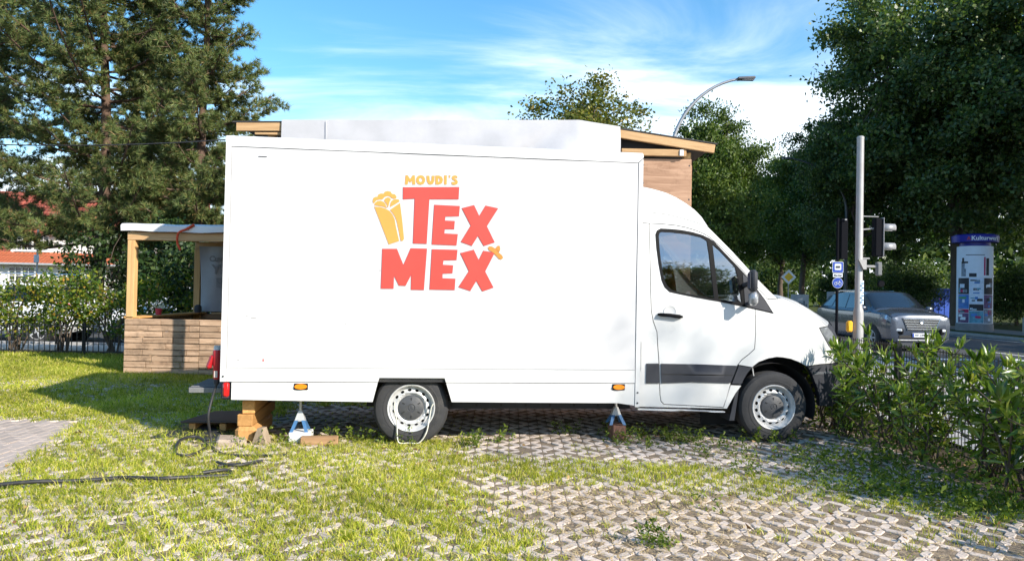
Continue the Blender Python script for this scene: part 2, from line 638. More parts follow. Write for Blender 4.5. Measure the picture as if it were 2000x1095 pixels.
# ------------------------------------------------------------------ ground
def ground_mat():
    m = bpy.data.materials.new('soil_and_turf')
    t, out = nt(m)
    N, L = t.nodes, t.links
    c = N.new('ShaderNodeTexCoord')
    def noise(s, d=8, r=.65):
        n = N.new('ShaderNodeTexNoise'); n.inputs['Scale'].default_value = s
        n.inputs['Detail'].default_value = d; n.inputs['Roughness'].default_value = r
        L.new(c.outputs['Object'], n.inputs[0]); return n.outputs[0]
    rp = N.new('ShaderNodeValToRGB')
    e = rp.color_ramp.elements
    e[0].position = .3; e[0].color = (.030, .022, .014, 1)
    e[1].position = .7; e[1].color = (.095, .072, .046, 1)
    L.new(noise(14), rp.inputs[0])
    r2 = N.new('ShaderNodeValToRGB')
    e = r2.color_ramp.elements
    e[0].position = .3; e[0].color = (.035, .050, .012, 1)
    e[1].position = .7; e[1].color = (.110, .125, .030, 1)
    L.new(noise(5), r2.inputs[0])
    # turf grows beyond the paved yard
    sp = N.new('ShaderNodeSeparateXYZ'); L.new(c.outputs['Object'], sp.inputs[0])
    mr = N.new('ShaderNodeMapRange'); mr.interpolation_type = 'SMOOTHSTEP'
    mr.inputs['From Min'].default_value = 11.2; mr.inputs['From Max'].default_value = 13.0
    ad = N.new('ShaderNodeMath'); ad.operation = 'MULTIPLY_ADD'; ad.inputs[1].default_value = 2.2
    L.new(noise(1.2, 4), ad.inputs[0]); L.new(sp.outputs[1], ad.inputs[2])
    L.new(ad.outputs[0], mr.inputs[0])
    mx = N.new('ShaderNodeMix'); mx.data_type = 'RGBA'
    L.new(mr.outputs[0], mx.inputs[0]); L.new(rp.outputs[0], mx.inputs[6]); L.new(r2.outputs[0], mx.inputs[7])
    b = N.new('ShaderNodeBsdfPrincipled'); b.inputs['Roughness'].default_value = .95
    b.inputs['Specular IOR Level'].default_value = .1
    L.new(mx.outputs[2], b.inputs['Base Color'])
    bp = N.new('ShaderNodeBump'); bp.inputs['Strength'].default_value = .8; bp.inputs['Distance'].default_value = .02
    L.new(noise(40), bp.inputs['Height']); L.new(bp.outputs[0], b.inputs['Normal'])
    L.new(b.outputs[0], out.inputs[0])
    return m

g = MB()
g.add([(-900, -900, -.032), (900, -900, -.032), (900, 900, -.032), (-900, 900, -.032)], [(0, 1, 2, 3)])
tag(g.build('ground', ground_mat()), kind='structure')

m_asph = M('asphalt', (.062, .064, .070), .82, var=.22, scale=3, bump=.5, bscale=160, dirt=(.10, .10, .10), dirt_amt=.5, dirt_scale=.4)
m_walk = M('pale_slabs', (.46, .43, .39), .85, var=.12, scale=1.5, bump=.3, bscale=60, dirt=(.28, .26, .22), dirt_amt=.45, dirt_scale=.9)
m_kerb = M('kerb_stone', (.30, .29, .28), .85, var=.2, scale=4, bump=.4)
m_mark = M('road_paint', (.72, .72, .70), .7, var=.1, scale=9, dirt=(.25, .25, .25), dirt_amt=.5, dirt_scale=6)

KX0, KX1 = 8.8, 18.5          # near and far kerb of the road, which runs along Y
def sheet(name, x0, x1, y0, y1, z, mat):
    q = MB()
    q.add([(x0, y0, z), (x1, y0, z), (x1, y1, z), (x0, y1, z)], [(0, 1, 2, 3)])
    return tag(q.build(name, mat), kind='structure')
sheet('road', KX0, KX1, -80, 260, -.02, m_asph)
sheet('pavement', 4.55, KX0 - .15, -60, 120, .0, m_walk)
sheet('footpath', KX1 + 1.6, KX1 + 4.2, -60, 120, .09, M('footpath_grey', (.20, .19, .18), .9, var=.15, scale=2, bump=.3))
q = MB(); q.box((KX0 - .075, 20, .0), (.15, 160, .11), ch=.02)
tag(q.build('kerb', m_kerb), kind='structure')
q = MB(); q.box((KX1 + .075, 20, .035), (.15, 160, .13), ch=.02)
tag(q.build('kerb', m_kerb), kind='structure')
# verge on the far side of the road
def verge_mat():
    return M('verge_turf', (.060, .072, .022), .95, var=.35, scale=3, bump=.8, bscale=40, spec=.1, dirt=(.10, .085, .05), dirt_amt=.6, dirt_scale=1.2)
sheet('grass_verge', KX1 + .15, KX1 + 60, -60, 200, .075, verge_mat())
marks = MB()
for (x0, x1, y0, y1) in [(13.6, 13.72, -10, 21.5), (13.6, 13.72, 26, 60), (17.9, 18.02, -30, 60), (9.4, 9.52, -30, 19)]:
    marks.add([(x0, y0, -.016), (x1, y0, -.016), (x1, y1, -.016), (x0, y1, -.016)], [(0, 1, 2, 3)])
marks.add([(9.0, 18.0, -.015), (13.4, 18.0, -.015), (13.4, 18.4, -.015), (9.0, 18.4, -.015)], [(0, 1, 2, 3)])
tag(marks.build('road_marking', m_mark), kind='structure')
# the cross street behind the hedge on the left
sheet('street', -70, 3.6, 17.6, 24.0, -.022, m_asph)
sheet('street_pavement', -70, 3.6, 15.9, 17.5, .0, m_walk)
q = MB(); q.box((-33, 17.55, .0), (73, .12, .1), ch=.015)
tag(q.build('street_kerb', m_kerb), kind='structure')

# ------------------------------------------------------------------ paved yard
m_paver = M('paver_concrete', (.54, .45, .385), .9, var=.2, scale=7, bump=.55, bscale=55, island=.16,
            dirt=(.24, .185, .135), dirt_amt=.8, dirt_scale=2.6)
PX, PY = .207, .236
PA, PB = .062, .070

BRK = [(-9.0, 7.80), (-4.52, 7.80), (-4.30, 7.1), (-3.84, 5.58), (-3.42, 4.2), (-3.42, 3.0), (-9.0, 3.0)]
def in_brick(x, y):
    return inside((x, y), BRK)

def paver_shape(flip):
    hx, hy = PX / 2, PY / 2
    pol = [(hx, 0), (hx, hy - PB), (hx - PA, hy), (0, hy), (0, PB), (PA, 0)]
    pol = [(x - PX / 4, y - PY / 4) for x, y in pol]
    if flip:
        pol = [(-x, y) for x, y in pol][::-1]
    return inset(pol, .0022)
def paver_geo(flip):
    o = paver_shape(flip)
    t = inset(o, .005)
    n = len(o)
    V = [(x, y, -.045) for x, y in o] + [(x, y, -.004) for x, y in o] + [(x, y, 0) for x, y in t]
    F_ = []
    for k in (0, 1):
        for i in range(n):
            j = (i + 1) % n
            F_.append((k * n + i, k * n + j, (k + 1) * n + j, (k + 1) * n + i))
    return np.array(V), F_, [tuple(range(2 * n, 3 * n))]
GEO = [paver_geo(0), paver_geo(1)]
PMESH = []
for V, fq, ft in GEO:
    me = bpy.data.meshes.new('paver')
    me.from_pydata([tuple(v) for v in V], [], fq + ft)
    me.materials.append(m_paver)
    PMESH.append(me)

yard = thing('yard_paving', None, None)
tag(yard, kind='structure')
slots = []
holes_ = []
rng = np.random.default_rng(3)
for i in range(-56, 19):
    for j in range(12, 58):
        cx, cy = i * PX, j * PY
        for ox, oy in ((0, 0), (PX / 2, PY / 2)):
            if -11 < cx + ox < 3.75 and 3.0 < cy + oy < 13.2:
                holes_.append((cx + ox, cy + oy))
        for ox, oy, fl in ((.25, .25, 0), (-.25, .25, 1), (-.25, -.25, 2), (.25, -.25, 3)):
            x, y = cx + ox * PX, cy + oy * PY
            if not (-11 < x < 3.75 and 3.0 < y < 13.2) or in_brick(x, y):
                continue
            if abs(x) > y * .70 + .6:
                continue
            slots.append((x, y, fl))
def heave(x, y):
    return .010 * math.sin(x * 1.7 + 1.3 * math.sin(y * .9)) + .008 * math.sin(y * 2.3 + x * .8)
def rough_spot(k):
    return rng.normal(0, .0034), rng.normal(0, .014), rng.normal(0, .014)
# bare, clearly readable stones come first as single pieces
def bare_rank(s):
    x, y, _ = s
    vis = abs(x) < y * .69 - .05 and y > 4.05
    bare = x > .05
    return (0 if vis else 2) + (0 if bare else .6) + y * .1
slots.sort(key=bare_rank)
VV, FQ, FT = [], [], []
o = 0
for k, (x, y, fl) in enumerate(slots):
    dz, tx, ty = rough_spot(k)
    z = heave(x, y) + dz
    flip = fl in (1, 3)
    if k < 300:
        ob = bpy.data.objects.new('paver', PMESH[flip])
        COL.objects.link(ob)
        ob.parent = yard
        ob.location = (x, y, z)
        ob.rotation_euler = (tx, ty, math.pi if fl in (2, 3) else 0)
    else:
        V, fq, ft = GEO[flip]
        s = -1 if fl in (2, 3) else 1
        W_ = np.stack([V[:, 0] * s, V[:, 1] * s, V[:, 2]], 1)
        W_[:, 2] += W_[:, 1] * tx - W_[:, 0] * ty
        VV.append(W_ + np.array([x, y, z])); 
        FQ += [tuple(a + o for a in q) for q in fq]
        FT += [tuple(a + o for a in q) for q in ft]
        o += len(V)
me = bpy.data.meshes.new('paver_field')
me.from_pydata(np.concatenate(VV).tolist(), [], FQ + FT)
tag(link('paver_field', me, m_paver, yard), kind='stuff')

# soil filling the openings, following the sunken and raised spots
nx, ny = 150, 100
gx, gy = np.meshgrid(np.linspace(-11.2, 3.9, nx + 1), np.linspace(2.9, 13.3, ny + 1), indexing='ij')
gz = .010 * np.sin(gx * 1.7 + 1.3 * np.sin(gy * .9)) + .008 * np.sin(gy * 2.3 + gx * .8) - .0045
V = np.stack([gx, gy, gz], -1).reshape(-1, 3)
a = (np.arange(nx)[:, None] * (ny + 1) + np.arange(ny)[None, :]).reshape(-1, 1)
Fc = np.concatenate([a, a + ny + 1, a + ny + 2, a + 1], 1)
Fc = Fc[[not in_brick(*V[q[0]][:2]) for q in Fc]]
tag(link('yard_soil', np_mesh('yard_soil', V, Fc, True), M('yard_soil', (.22, .172, .125), .95, var=.5, scale=22, bump=.9, bscale=90, spec=.1, dirt=(.34, .25, .16), dirt_amt=.75, dirt_scale=3.5)), kind='structure')

# brick path running in from the left
m_brick = M('clay_brick', (.40, .33, .285), .88, var=.14, scale=9, bump=.5, bscale=70, island=.14, dirt=(.22, .17, .12), dirt_amt=.5, dirt_scale=3)
path = thing('brick_path', None, None); tag(path, kind='structure')
bb = MB(); bb.box((0, 0, -.03), (.098, .198, .07), ch=.006)
b0 = bb.build('brick', m_brick, path)
first = True
col_ = 0
x = -6.2
while x < -3.4:
    y = 3.6 + (.1 if col_ % 2 else 0)
    while y < 7.9:
        if in_brick(x, y) and abs(x) < .6925 * y + .35:
            ob = b0 if first else b0.copy()
            if not first:
                COL.objects.link(ob)
            first = False
            ob.location = (x, y, heave(x, y) * .6 + rng.normal(0, .0018) + .004)
            ob.rotation_euler = (rng.normal(0, .008), rng.normal(0, .008), rng.normal(0, .006))
        y += .2015
    x += .1015
    col_ += 1

# ------------------------------------------------------------------ grass in the paving
def smoothstep(a, b, t):
    t = np.clip((t - a) / (b - a), 0, 1)
    return t * t * (3 - 2 * t)
def vnoise(x, y, s, seed=0):
    r = np.random.default_rng(seed).random((64, 64))
    u, v = x * s, y * s
    i, j = np.floor(u).astype(int), np.floor(v).astype(int)
    a, b = smoothstep(0, 1, u - i), smoothstep(0, 1, v - j)
    g_ = lambda p, q_: r[p % 64, q_ % 64]
    return (g_(i, j) * (1 - a) + g_(i + 1, j) * a) * (1 - b) + (g_(i, j + 1) * (1 - a) + g_(i + 1, j + 1) * a) * b
def greenness(x, y):
    """how much grass grows at a spot of the yard"""
    n1 = vnoise(x, y, 1.1, 1); n2 = vnoise(x, y, 3.1, 2)
    left = 1 - smoothstep(-.35, .6, x + (n1 - .5) * .9 + (y - 5) * .05)
    gg = left * (.72 + .4 * n1)
    # lush strip from the rear wheel towards the shrubs
    yc = 6.15 - .20 * np.clip(x, 0, 4) - .09 * np.clip(x - 1, 0, 4) ** 2
    strip = np.exp(-((y - yc) / (.46 + .1 * n2)) ** 2) * smoothstep(-.9, .1, x) * (1 - .55 * smoothstep(1.6, 2.7, x))
    gg = np.maximum(gg, strip * (.75 + .55 * n2))
    # bare ground by the truck's flank
    bare = smoothstep(6.45, 6.75, y) * smoothstep(-.5, -.2, x) * (1 - smoothstep(8.5, 9.2, y))
    gg = gg * (1 - .82 * bare)
    gg = gg + .30 * (n2 > .70) * smoothstep(0, .5, x)
    # lawn at the back
    gg = np.maximum(gg, smoothstep(10.3, 12.2, y + n1 * 1.3) * 1.25)
    # grass thinned out under the truck to deepen the shade there
    under = smoothstep(7.1, 7.5, y - .122 * (x + .95)) * (1 - smoothstep(9.0, 9.4, y)) * smoothstep(-2.75, -2.45, x) * (1 - smoothstep(3.2, 3.5, x))
    gg = gg * (1 - .93 * under)
    return np.clip(gg, 0, 1.3)
def in_bare_dry(x, y):
    yc = 6.15 - .20 * np.clip(x, 0, 4) - .09 * np.clip(x - 1, 0, 4) ** 2
    return smoothstep(-.2, .5, x) * (1 - smoothstep(yc - .7, yc - .3, y))

def blades(P, h, w, lean, rng):
    """three-cornered curved blades, two segments each"""
    n = len(P)
    a = rng.random(n) * 2 * math.pi
    d = np.stack([np.cos(a), np.sin(a), np.zeros(n)], 1)
    b = rng.random(n) * 2 * math.pi
    s = np.stack([np.cos(b), np.sin(b), np.zeros(n)], 1)
    h = h.reshape(-1, 1); w = w.reshape(-1, 1); lean = lean.reshape(-1, 1)
    up = np.array([[0, 0, 1.0]])
    m_ = P + up * h * .55 + d * lean * h * .35
    t_ = P + up * h * (1 - .25 * lean) + d * lean * h
    V = np.stack([P - s * w * .5, P + s * w * .5, m_ + s * w * .38, m_ - s * w * .38, t_], 1).reshape(-1, 3)
    k = (np.arange(n) * 5).reshape(-1, 1)
    F_ = np.concatenate([k + np.array([[0, 1, 2]]), k + np.array([[0, 2, 3]]), k + np.array([[3, 2, 4]])], 0)
    return V, F_

m_grass = LEAF('grass_blade', [(0, (.10, .17, .012)), (.25, (.28, .34, .02)), (.55, (.46, .46, .05)), (.84, (.58, .52, .13)), (1, (.62, .52, .24))], trans=.42, rough=.55, spec=.25)
m_straw = LEAF('straw', [(0, (.36, .26, .14)), (.5, (.55, .41, .22)), (1, (.66, .53, .33))], trans=.15, rough=.7, spec=.15)
m_weed = LEAF('weed_leaf', [(0, (.05, .10, .012)), (.5, (.13, .19, .02)), (1, (.26, .30, .05))], trans=.4)

H_ = np.array(holes_)
vis = (np.abs(H_[:, 0]) < H_[:, 1] * .70 + .25)
H_ = H_[vis]
nb_ = np.array([in_brick(a, b) for a, b in H_])
H_ = H_[~nb_]
gg = greenness(H_[:, 0], H_[:, 1])
near = 1.0
cnt = (gg * 54 * np.where(H_[:, 1] < 6.5, 1.15, np.where(H_[:, 1] < 9, .85, .6))).astype(int)
cnt = (cnt * rng.uniform(.35, 1.35, len(cnt))).astype(int)
idx = np.repeat(np.arange(len(H_)), cnt)
sp = .50 + .65 * np.clip(gg[idx], 0, 1.2)
off = rng.uniform(-1, 1, (len(idx), 2)) * np.array([PA, PB]) * sp.reshape(-1, 1)
P = np.zeros((len(idx), 3)); P[:, :2] = H_[idx] + off
P[:, 2] = -.018 + .010 * np.sin(P[:, 0] * 1.7 + 1.3 * np.sin(P[:, 1] * .9)) + .008 * np.sin(P[:, 1] * 2.3 + P[:, 0] * .8)
bh = rng.uniform(.018, .058, len(idx)) * (.55 + .75 * gg[idx]) * (1 + .5 * (rng.random(len(idx)) < .06))
bw = rng.uniform(.0035, .0075, len(idx)) * np.where(P[:, 1] > 8, 1.7, 1.15)
V1, F1 = blades(P, bh + .02, bw, rng.uniform(.25, 1.1, len(idx)), rng)
# taller tufts that hide the stones
T_ = rng.uniform(0, 1, (19000, 2)) * np.array([14.6, 9.8]) + np.array([-11, 3.4])
ok = (np.abs(T_[:, 0]) < T_[:, 1] * .70 + .2) & (T_[:, 0] < 3.7)
T_ = T_[ok]
gt = greenness(T_[:, 0], T_[:, 1])
keep = rng.random(len(T_)) < np.clip(gt - .33, 0, 1) * 1.1
keep &= ~np.array([in_brick(a, b) for a, b in T_])
T_ = T_[keep]
k_ = rng.integers(14, 40, len(T_))
idx = np.repeat(np.arange(len(T_)), k_)
th = rng.uniform(.6, 1.35, len(T_))
P = np.zeros((len(idx), 3)); P[:, :2] = T_[idx] + rng.normal(0, .036, (len(idx), 2)); P[:, 2] = -.01
V2, F2 = blades(P, rng.uniform(.022, .062, len(idx)) * th[idx], rng.uniform(.004, .008, len(idx)) * np.where(P[:, 1] > 8, 1.7, 1.1), rng.uniform(.3, 1.3, len(idx)), rng)
gme = np_mesh('grass', np.concatenate([V1, V2]), np.concatenate([F1, F2 + len(V1)]))
tag(link('grass', gme, m_grass), 'yellow green grass growing between the paving stones', 'grass', kind='stuff')
# lawn strip before the back hedge
n = 26000
P = np.zeros((n, 3)); P[:, 0] = rng.uniform(-12.5, -2, n); P[:, 1] = rng.uniform(12.4, 15.2, n); P[:, 2] = -.03
P = P[np.abs(P[:, 0]) < P[:, 1] * .72 + .4]
V, F_ = blades(P, rng.uniform(.05, .13, len(P)), rng.uniform(.010, .018, len(P)), rng.uniform(.3, 1.2, len(P)), rng)
tag(link('lawn', np_mesh('lawn', V, F_), m_grass), 'green lawn in front of the back hedge', 'grass', kind='stuff')
# dry straw lying on the bare stones
S_ = rng.uniform(0, 1, (110000, 2)) * np.array([5.0, 3.6]) + np.array([-.6, 3.7])
dd = in_bare_dry(S_[:, 0], S_[:, 1]) * (.25 + vnoise(S_[:, 0], S_[:, 1], 1.7, 5) ** 1.2)
dd = np.where(S_[:, 0] > 2.0, dd * .45, dd)
S_ = S_[(rng.random(len(S_)) < dd * .34) & (S_[:, 0] < 3.6)]
n = len(S_)
a = rng.random(n) * math.pi * 2
ln = rng.uniform(.018, .065, n)
P = np.zeros((n, 3)); P[:, :2] = S_; P[:, 2] = .004 + rng.random(n) * .012 + .010 * np.sin(P[:, 0] * 1.7 + 1.3 * np.sin(P[:, 1] * .9)) + .008 * np.sin(P[:, 1] * 2.3 + P[:, 0] * .8)
d = np.stack([np.cos(a), np.sin(a), rng.normal(0, .18, n)], 1)
s = np.stack([-np.sin(a), np.cos(a), np.zeros(n)], 1)
wd = rng.uniform(.0022, .0048, n).reshape(-1, 1)
V = np.stack([P - s * wd, P + s * wd, P + d * ln.reshape(-1, 1) + np.array([[0, 0, .004]])], 1).reshape(-1, 3)
tag(link('straw', np_mesh('straw', V, np.arange(n * 3).reshape(n, 3)), m_straw), 'dry straw scattered over the bare paving', 'straw', kind='stuff')
# fallen leaves
n = 900
P = np.zeros((n, 3)); P[:, 0] = rng.uniform(-4.5, 4.0, n); P[:, 1] = rng.uniform(4.0, 9.0, n)
P = P[rng.random(n) < .18 + .8 * smoothstep(1.6, 3.4, P[:, 0])]
P[:, 2] = .012 + rng.random(len(P)) * .015
fw = rnd_dirs(len(P), 0, rng); fw[:, 2] *= .3; fw /= np.linalg.norm(fw, axis=1, keepdims=True)
V, F_ = leaf_arrays(P, rng.uniform(.03, .07, len(P)), rng.uniform(.018, .035, len(P)), rng, fwd=fw, fold=.3)
tag(link('leaf_litter', np_mesh('leaf_litter', V, F_), LEAF('dead_leaf', [(0, (.12, .06, .03)), (.5, (.26, .15, .07)), (1, (.42, .28, .12))], .15, .7)), 'brown fallen leaves scattered over the paving', 'leaf litter', kind='stuff')
# small leafy weeds under and beside the truck
W0 = []
for (x, y, r_, k) in [(-0.31, 7.04, 0.09, 14), (-0.14, 7.2, 0.08, 10), (1.08, 7.62, 0.12, 12), (1.22, 7.18, 0.18, 26), (1.54, 7.53, 0.16, 22), (1.71, 7.37, 0.15, 20), (1.93, 7.25, 0.2, 24), (2.5, 7.45, 0.12, 14), (2.76, 7.47, 0.1, 12), (0.66, 7.64, 0.05, 5), (0.5, 7.62, 0.04, 4), (-1.72, 7.05, 0.2, 20), (-1.34, 7.09, 0.15, 22), (-0.99, 7.03, 0.08, 9), (1.99, 6.76, 0.2, 18), (0.86, 4.33, 0.07, 16), (2.05, 6.1, 0.12, 12), (2.76, 6.07, 0.25, 40), (2.74, 5.61, 0.25, 40), (2.98, 5.49, 0.25, 40), (3.14, 5.3, 0.3, 50), (3.32, 5.13, 0.3, 50), (2.73, 6.62, 0.2, 24), (-2.23, 6.82, 0.12, 10), (3.25, 6.66, 0.3, 40), (1.38, 5.01, 0.05, 3)]:
    for _ in range(k):
        W0.append((x + rng.normal(0, r_), y + rng.normal(0, r_ * .5), rng.uniform(.05, .17)))
PP, FF = [], []
for x, y, h in W0:
    m_ = int(6 + h * 80)
    t = rng.random(m_)
    sw = rng.normal(0, .045, 2)
    PP.append(np.stack([x + sw[0] * t + rng.normal(0, .012, m_), y + sw[1] * t + rng.normal(0, .012, m_), t * h], 1))
PP = np.concatenate(PP)
V, F_ = leaf_arrays(PP, rng.uniform(.018, .042, len(PP)), rng.uniform(.010, .020, len(PP)), rng, up=.25)
tag(link('weeds', np_mesh('weeds', V, F_), m_weed), 'small leafy weeds sprouting around and under the truck', 'weeds', kind='stuff')

# ------------------------------------------------------------------ the truck
m_white = M('white_paint', (.66, .66, .65), .28, var=.025, scale=1.2, spec=.5, coat=.25, rvar=.06, dirt=(.52, .49, .44), dirt_amt=.25, dirt_scale=1.1, bump=.02, bscale=3)
m_panel = M('white_sandwich_panel', (.57, .565, .57), .34, var=.03, scale=.8, spec=.45, coat=.15, rvar=.06, dirt=(.50, .485, .50), dirt_amt=.35, dirt_scale=1.1, bump=.03, bscale=2.0)
m_alu = M('white_profile', (.64, .64, .635), .36, var=.03, scale=5, spec=.5, dirt=(.5, .48, .44), dirt_amt=.25, dirt_scale=4)
m_black = M('black_rubber', (.012, .012, .013), .7, var=.2, scale=8)
m_plast = M('dark_grey_plastic', (.040, .042, .050), .6, var=.15, scale=6, spec=.25, bump=.1, bscale=220)
m_trim = M('gloss_black_trim', (.006, .006, .007), .6, var=.1, scale=8, spec=.12)
m_tyre = M('tyre_rubber', (.030, .030, .032), .78, var=.25, scale=9, bump=.25, bscale=60, dirt=(.10, .09, .075), dirt_amt=.55, dirt_scale=5)
m_steel = M('silver_steel', (.60, .60, .60), .42, metal=.25, var=.1, scale=10, dirt=(.22, .20, .17), dirt_amt=.55, dirt_scale=14)
m_cap = M('hub_cap_grey', (.060, .062, .068), .5, var=.15, scale=20, dirt=(.16, .15, .13), dirt_amt=.5, dirt_scale=12)
m_red = M('sticker_red', (.56, .062, .046), .45, var=.04, scale=4)
m_yel = M('sticker_yellow', (.60, .30, .06), .45, var=.04, scale=4)
m_hat = M('sticker_ochre', (.56, .22, .04), .45, var=.04, scale=4)
m_amber = M('amber_lens', (.85, .25, .015), .2, var=.05, coat=.6)
m_rlens = M('red_lens', (.55, .012, .012), .2, var=.05, coat=.6)
m_clear = M('clear_lens', (.30, .31, .33), .18, var=.35, scale=30, coat=1.0, metal=.3)
m_under = M('underbody', (.020, .020, .022), .75, var=.3, scale=7, dirt=(.06, .05, .04), dirt_amt=.5)
g_cab = GLASS('cab_glass', (.30, .31, .31), refl=.22, boost=1.6)
g_wind = GLASS('windscreen_glass', (.55, .60, .58), refl=.05)

TRUCK_LOC = (-.954, 6.95, 0.0)
TRUCK_RZ = rad(6.96)
truck = thing('food_truck', 'white box body food truck with red TEX MEX lettering, parked sideways on the paving', 'food truck', TRUCK_LOC, TRUCK_RZ)
def flat(y):
    return lambda x, z: y
def cab_y(s, z):
    y = .06
    if z > 1.25: y += .15 * ((z - 1.25) / 1.0) ** 1.4
    if s > 3.35: y += .26 * ((s - 3.35) / 1.05) ** 2.3
    return y

# cargo box ---------------------------------------------------------
BX0, BX1, BZ0, BZ1, BW = -1.70, 2.235, .60, 2.842, 2.12
q = MB(); q.box(((BX0 + BX1) / 2 , BW / 2 + .006, (BZ0 + BZ1) / 2), (BX1 - BX0 - .02, BW - .03, BZ1 - BZ0 - .02), ch=.02)
q.build('cargo_box', m_alu, truck)
q = MB(); q.box(((BX0 + BX1) / 2, .0155, 1.72), (BX1 - BX0 - .03, .006, 2.2))
q.build('panel_seal', m_black, truck)
SX0, SX1, SZ0, SZ1 = -1.645, 2.188, .717, 2.738
def warp(x, z):
    return .0025 * math.sin(x * 2.1 + z * 1.3) * math.sin(z * 1.9 + .4) + .0015 * math.sin(x * 5.3 + 1)
panel('side_panel', [(SX0, SZ0), (SX1, SZ0), (SX1, SZ1), (SX0, SZ1)], m_panel, truck, lambda x, z: warp(x, z) + .003, thick=.012, step=.16, gap=.0022)
def rail(name, poly, y0, th, mat=None, gap=.0015):
    return panel(name, poly, mat or m_alu, truck, flat(y0), thick=th, step=.6, gap=gap)
rail('corner_post', [(BX0, .590), (SX0, .590), (SX0, SZ1), (BX0 + .004, SZ1 + .055)], -.006, .03)
rail('corner_post', [(SX1, .358), (BX1, .358), (BX1, SZ1 + .045), (SX1, SZ1)], -.006, .03)
# top rail leans back like a folded edge profile
tr = MB()
pr = [(-.006, SZ1 + .0015), (-.006, SZ1 + .055), (.004, SZ1 + .085), (.03, SZ1 + .104), (.09, SZ1 + .108), (.09, SZ1 + .02)]
vv = []
for xe, k in ((BX0, 0), (BX1, 1)):
    for y, z in pr:
        cut = (.055 * (1 - (z - SZ1) / .06) if z < SZ1 + .055 else 0)
        vv.append((xe + (cut if k == 0 else -cut), y, z))
n = len(pr)
tr.add(vv, [tuple(range(n)), tuple(range(n, 2 * n))[::-1]] + [(i, (i + 1) % n, n + (i + 1) % n, n + i) for i in range(n)])
tr.build('top_rail', m_alu, truck, smooth=30)
A0, A1, AT = -.268, .338, .630
rail('bottom_rail', [(SX0, .590), (A0 - .012, .590), (A0, AT), (A1, AT), (A1 + .012, .590), (SX1, .590), (SX1, SZ0), (SX0, SZ0)], .000, .02)
rail('side_skirt', [(-1.60, .425), (-.326, .405), (A0 - .014, .586), (-1.60, .586)], .002, .022, m_white)
rail('side_skirt', [(.408, .405), (2.02, .395), (SX1, .372), (SX1, .586), (A1 + .014, .586)], .002, .022, m_white)
# thin lap joint on the rail
for x0, x1, z in ((-1.63, -.52, .622), (.36, 2.12, .640)):
    q = MB(); q.box(((x0 + x1) / 2, -.0015, z), (x1 - x0, .003, .004)); q.build('rail_joint', m_alu, truck)
# marker lamps
for x, z in ([(-0.980,0.550)][0], [(2.023,0.554)][0]):
    pl = [(x + .056 * math.cos(a) * (1 if abs(math.cos(a)) < .6 else 1.05), z + .024 * math.sin(a)) for a in [i * math.pi / 10 for i in range(20)]]
    ml = panel('marker_lamp', [(max(x - .055, min(x + .055, a)), b) for a, b in pl], m_amber, truck, flat(-.020), thick=.022, step=.3)
    q = MB(); q.box((x, -.003, z - .002), (.125, .008, .058), ch=.003); q.build('lamp_base', m_trim, ml)
# small handle mark near the roof, rivets and scuffs on the posts
q = MB(); q.box((-1.37, .000, 2.655), (.075, .006, .006)); q.build('vent_slot', m_plast, truck)
for x, z in ((2.212, .50), (-1.672, .64), (2.212, .40)):
    q = MB(); q.lathe([(.009, -.012), (.008, -.009), (.0, -.007)][::-1], 8, 'Y', (x, .0, z)); q.build('rivet', m_plast, truck)
m_scuff = M('scuff', (.30, .28, .27), .7, var=.3, scale=40)
for x, z, w, h in ([(-1.376,2.711)][0] + (.0, .0), [(-1.418,1.176)][0] + (.045, .006), [(-1.478,1.194)][0] + (.02, .005), [(-0.589,1.131)][0] + (.008, .008), [(-0.286,1.633)][0] + (.010, .008), [(-1.545,0.786)][0] + (.012, .007)):
    if w:
        q = MB(); q.box((x, .0005, z), (w, .004, h)); q.build('scuff_mark', m_scuff, truck)
x, z = [(-1.323,0.788)][0]
q = MB(); q.box((x, .0005, z), (.012, .004, .022)); q.build('scuff_mark', M('red_scuff', (.65, .12, .10), .6), truck)

# lettering ---------------------------------------------------------
def sticker(name, poly, mat, holes=(), proud=.0):
    return panel(name, poly, mat, truck, lambda x, z: warp(x, z) - .0012 - proud, holes=holes, thick=.003, step=.2)
m_edge = M('letter_edge', (.33, .04, .05), .5)
LET = [
 [(-0.085,2.416),(0.437,2.437),(0.433,2.326),(0.158,2.317),(0.141,1.896),(0.018,1.896),(0.025,2.318),(-0.084,2.308)],
 [(0.210,2.261),(0.446,2.257),(0.440,2.165),(0.312,2.158),(0.309,2.115),(0.401,2.114),(0.397,2.041),(0.308,2.038),(0.305,1.993),(0.432,1.990),(0.422,1.888),(0.194,1.891)],
 [(0.472,2.238),(0.583,2.270),(0.635,2.165),(0.695,2.269),(0.811,2.248),(0.707,2.076),(0.784,1.926),(0.684,1.890),(0.626,1.986),(0.568,1.888),(0.468,1.921),(0.559,2.077)],
 [(-0.265,1.833),(-0.134,1.836),(-0.069,1.682),(-0.003,1.845),(0.145,1.845),(0.124,1.461),(0.008,1.461),(0.007,1.605),(-0.047,1.497),(-0.106,1.498),(-0.156,1.595),(-0.159,1.468),(-0.271,1.466)],
 [(0.196,1.841),(0.432,1.841),(0.425,1.749),(0.301,1.744),(0.298,1.697),(0.394,1.694),(0.389,1.624),(0.296,1.618),(0.296,1.570),(0.418,1.568),(0.413,1.466),(0.182,1.466)],
 [(0.465,1.812),(0.588,1.846),(0.638,1.746),(0.682,1.839),(0.786,1.824),(0.699,1.645),(0.781,1.495),(0.679,1.458),(0.619,1.559),(0.562,1.460),(0.455,1.493),(0.549,1.644)]]
for p in LET:
    lt = sticker('letter', p, m_red, proud=.0006)
    sticker('letter_edge', inset(p, -.0035), m_edge, proud=-.0002).parent = lt
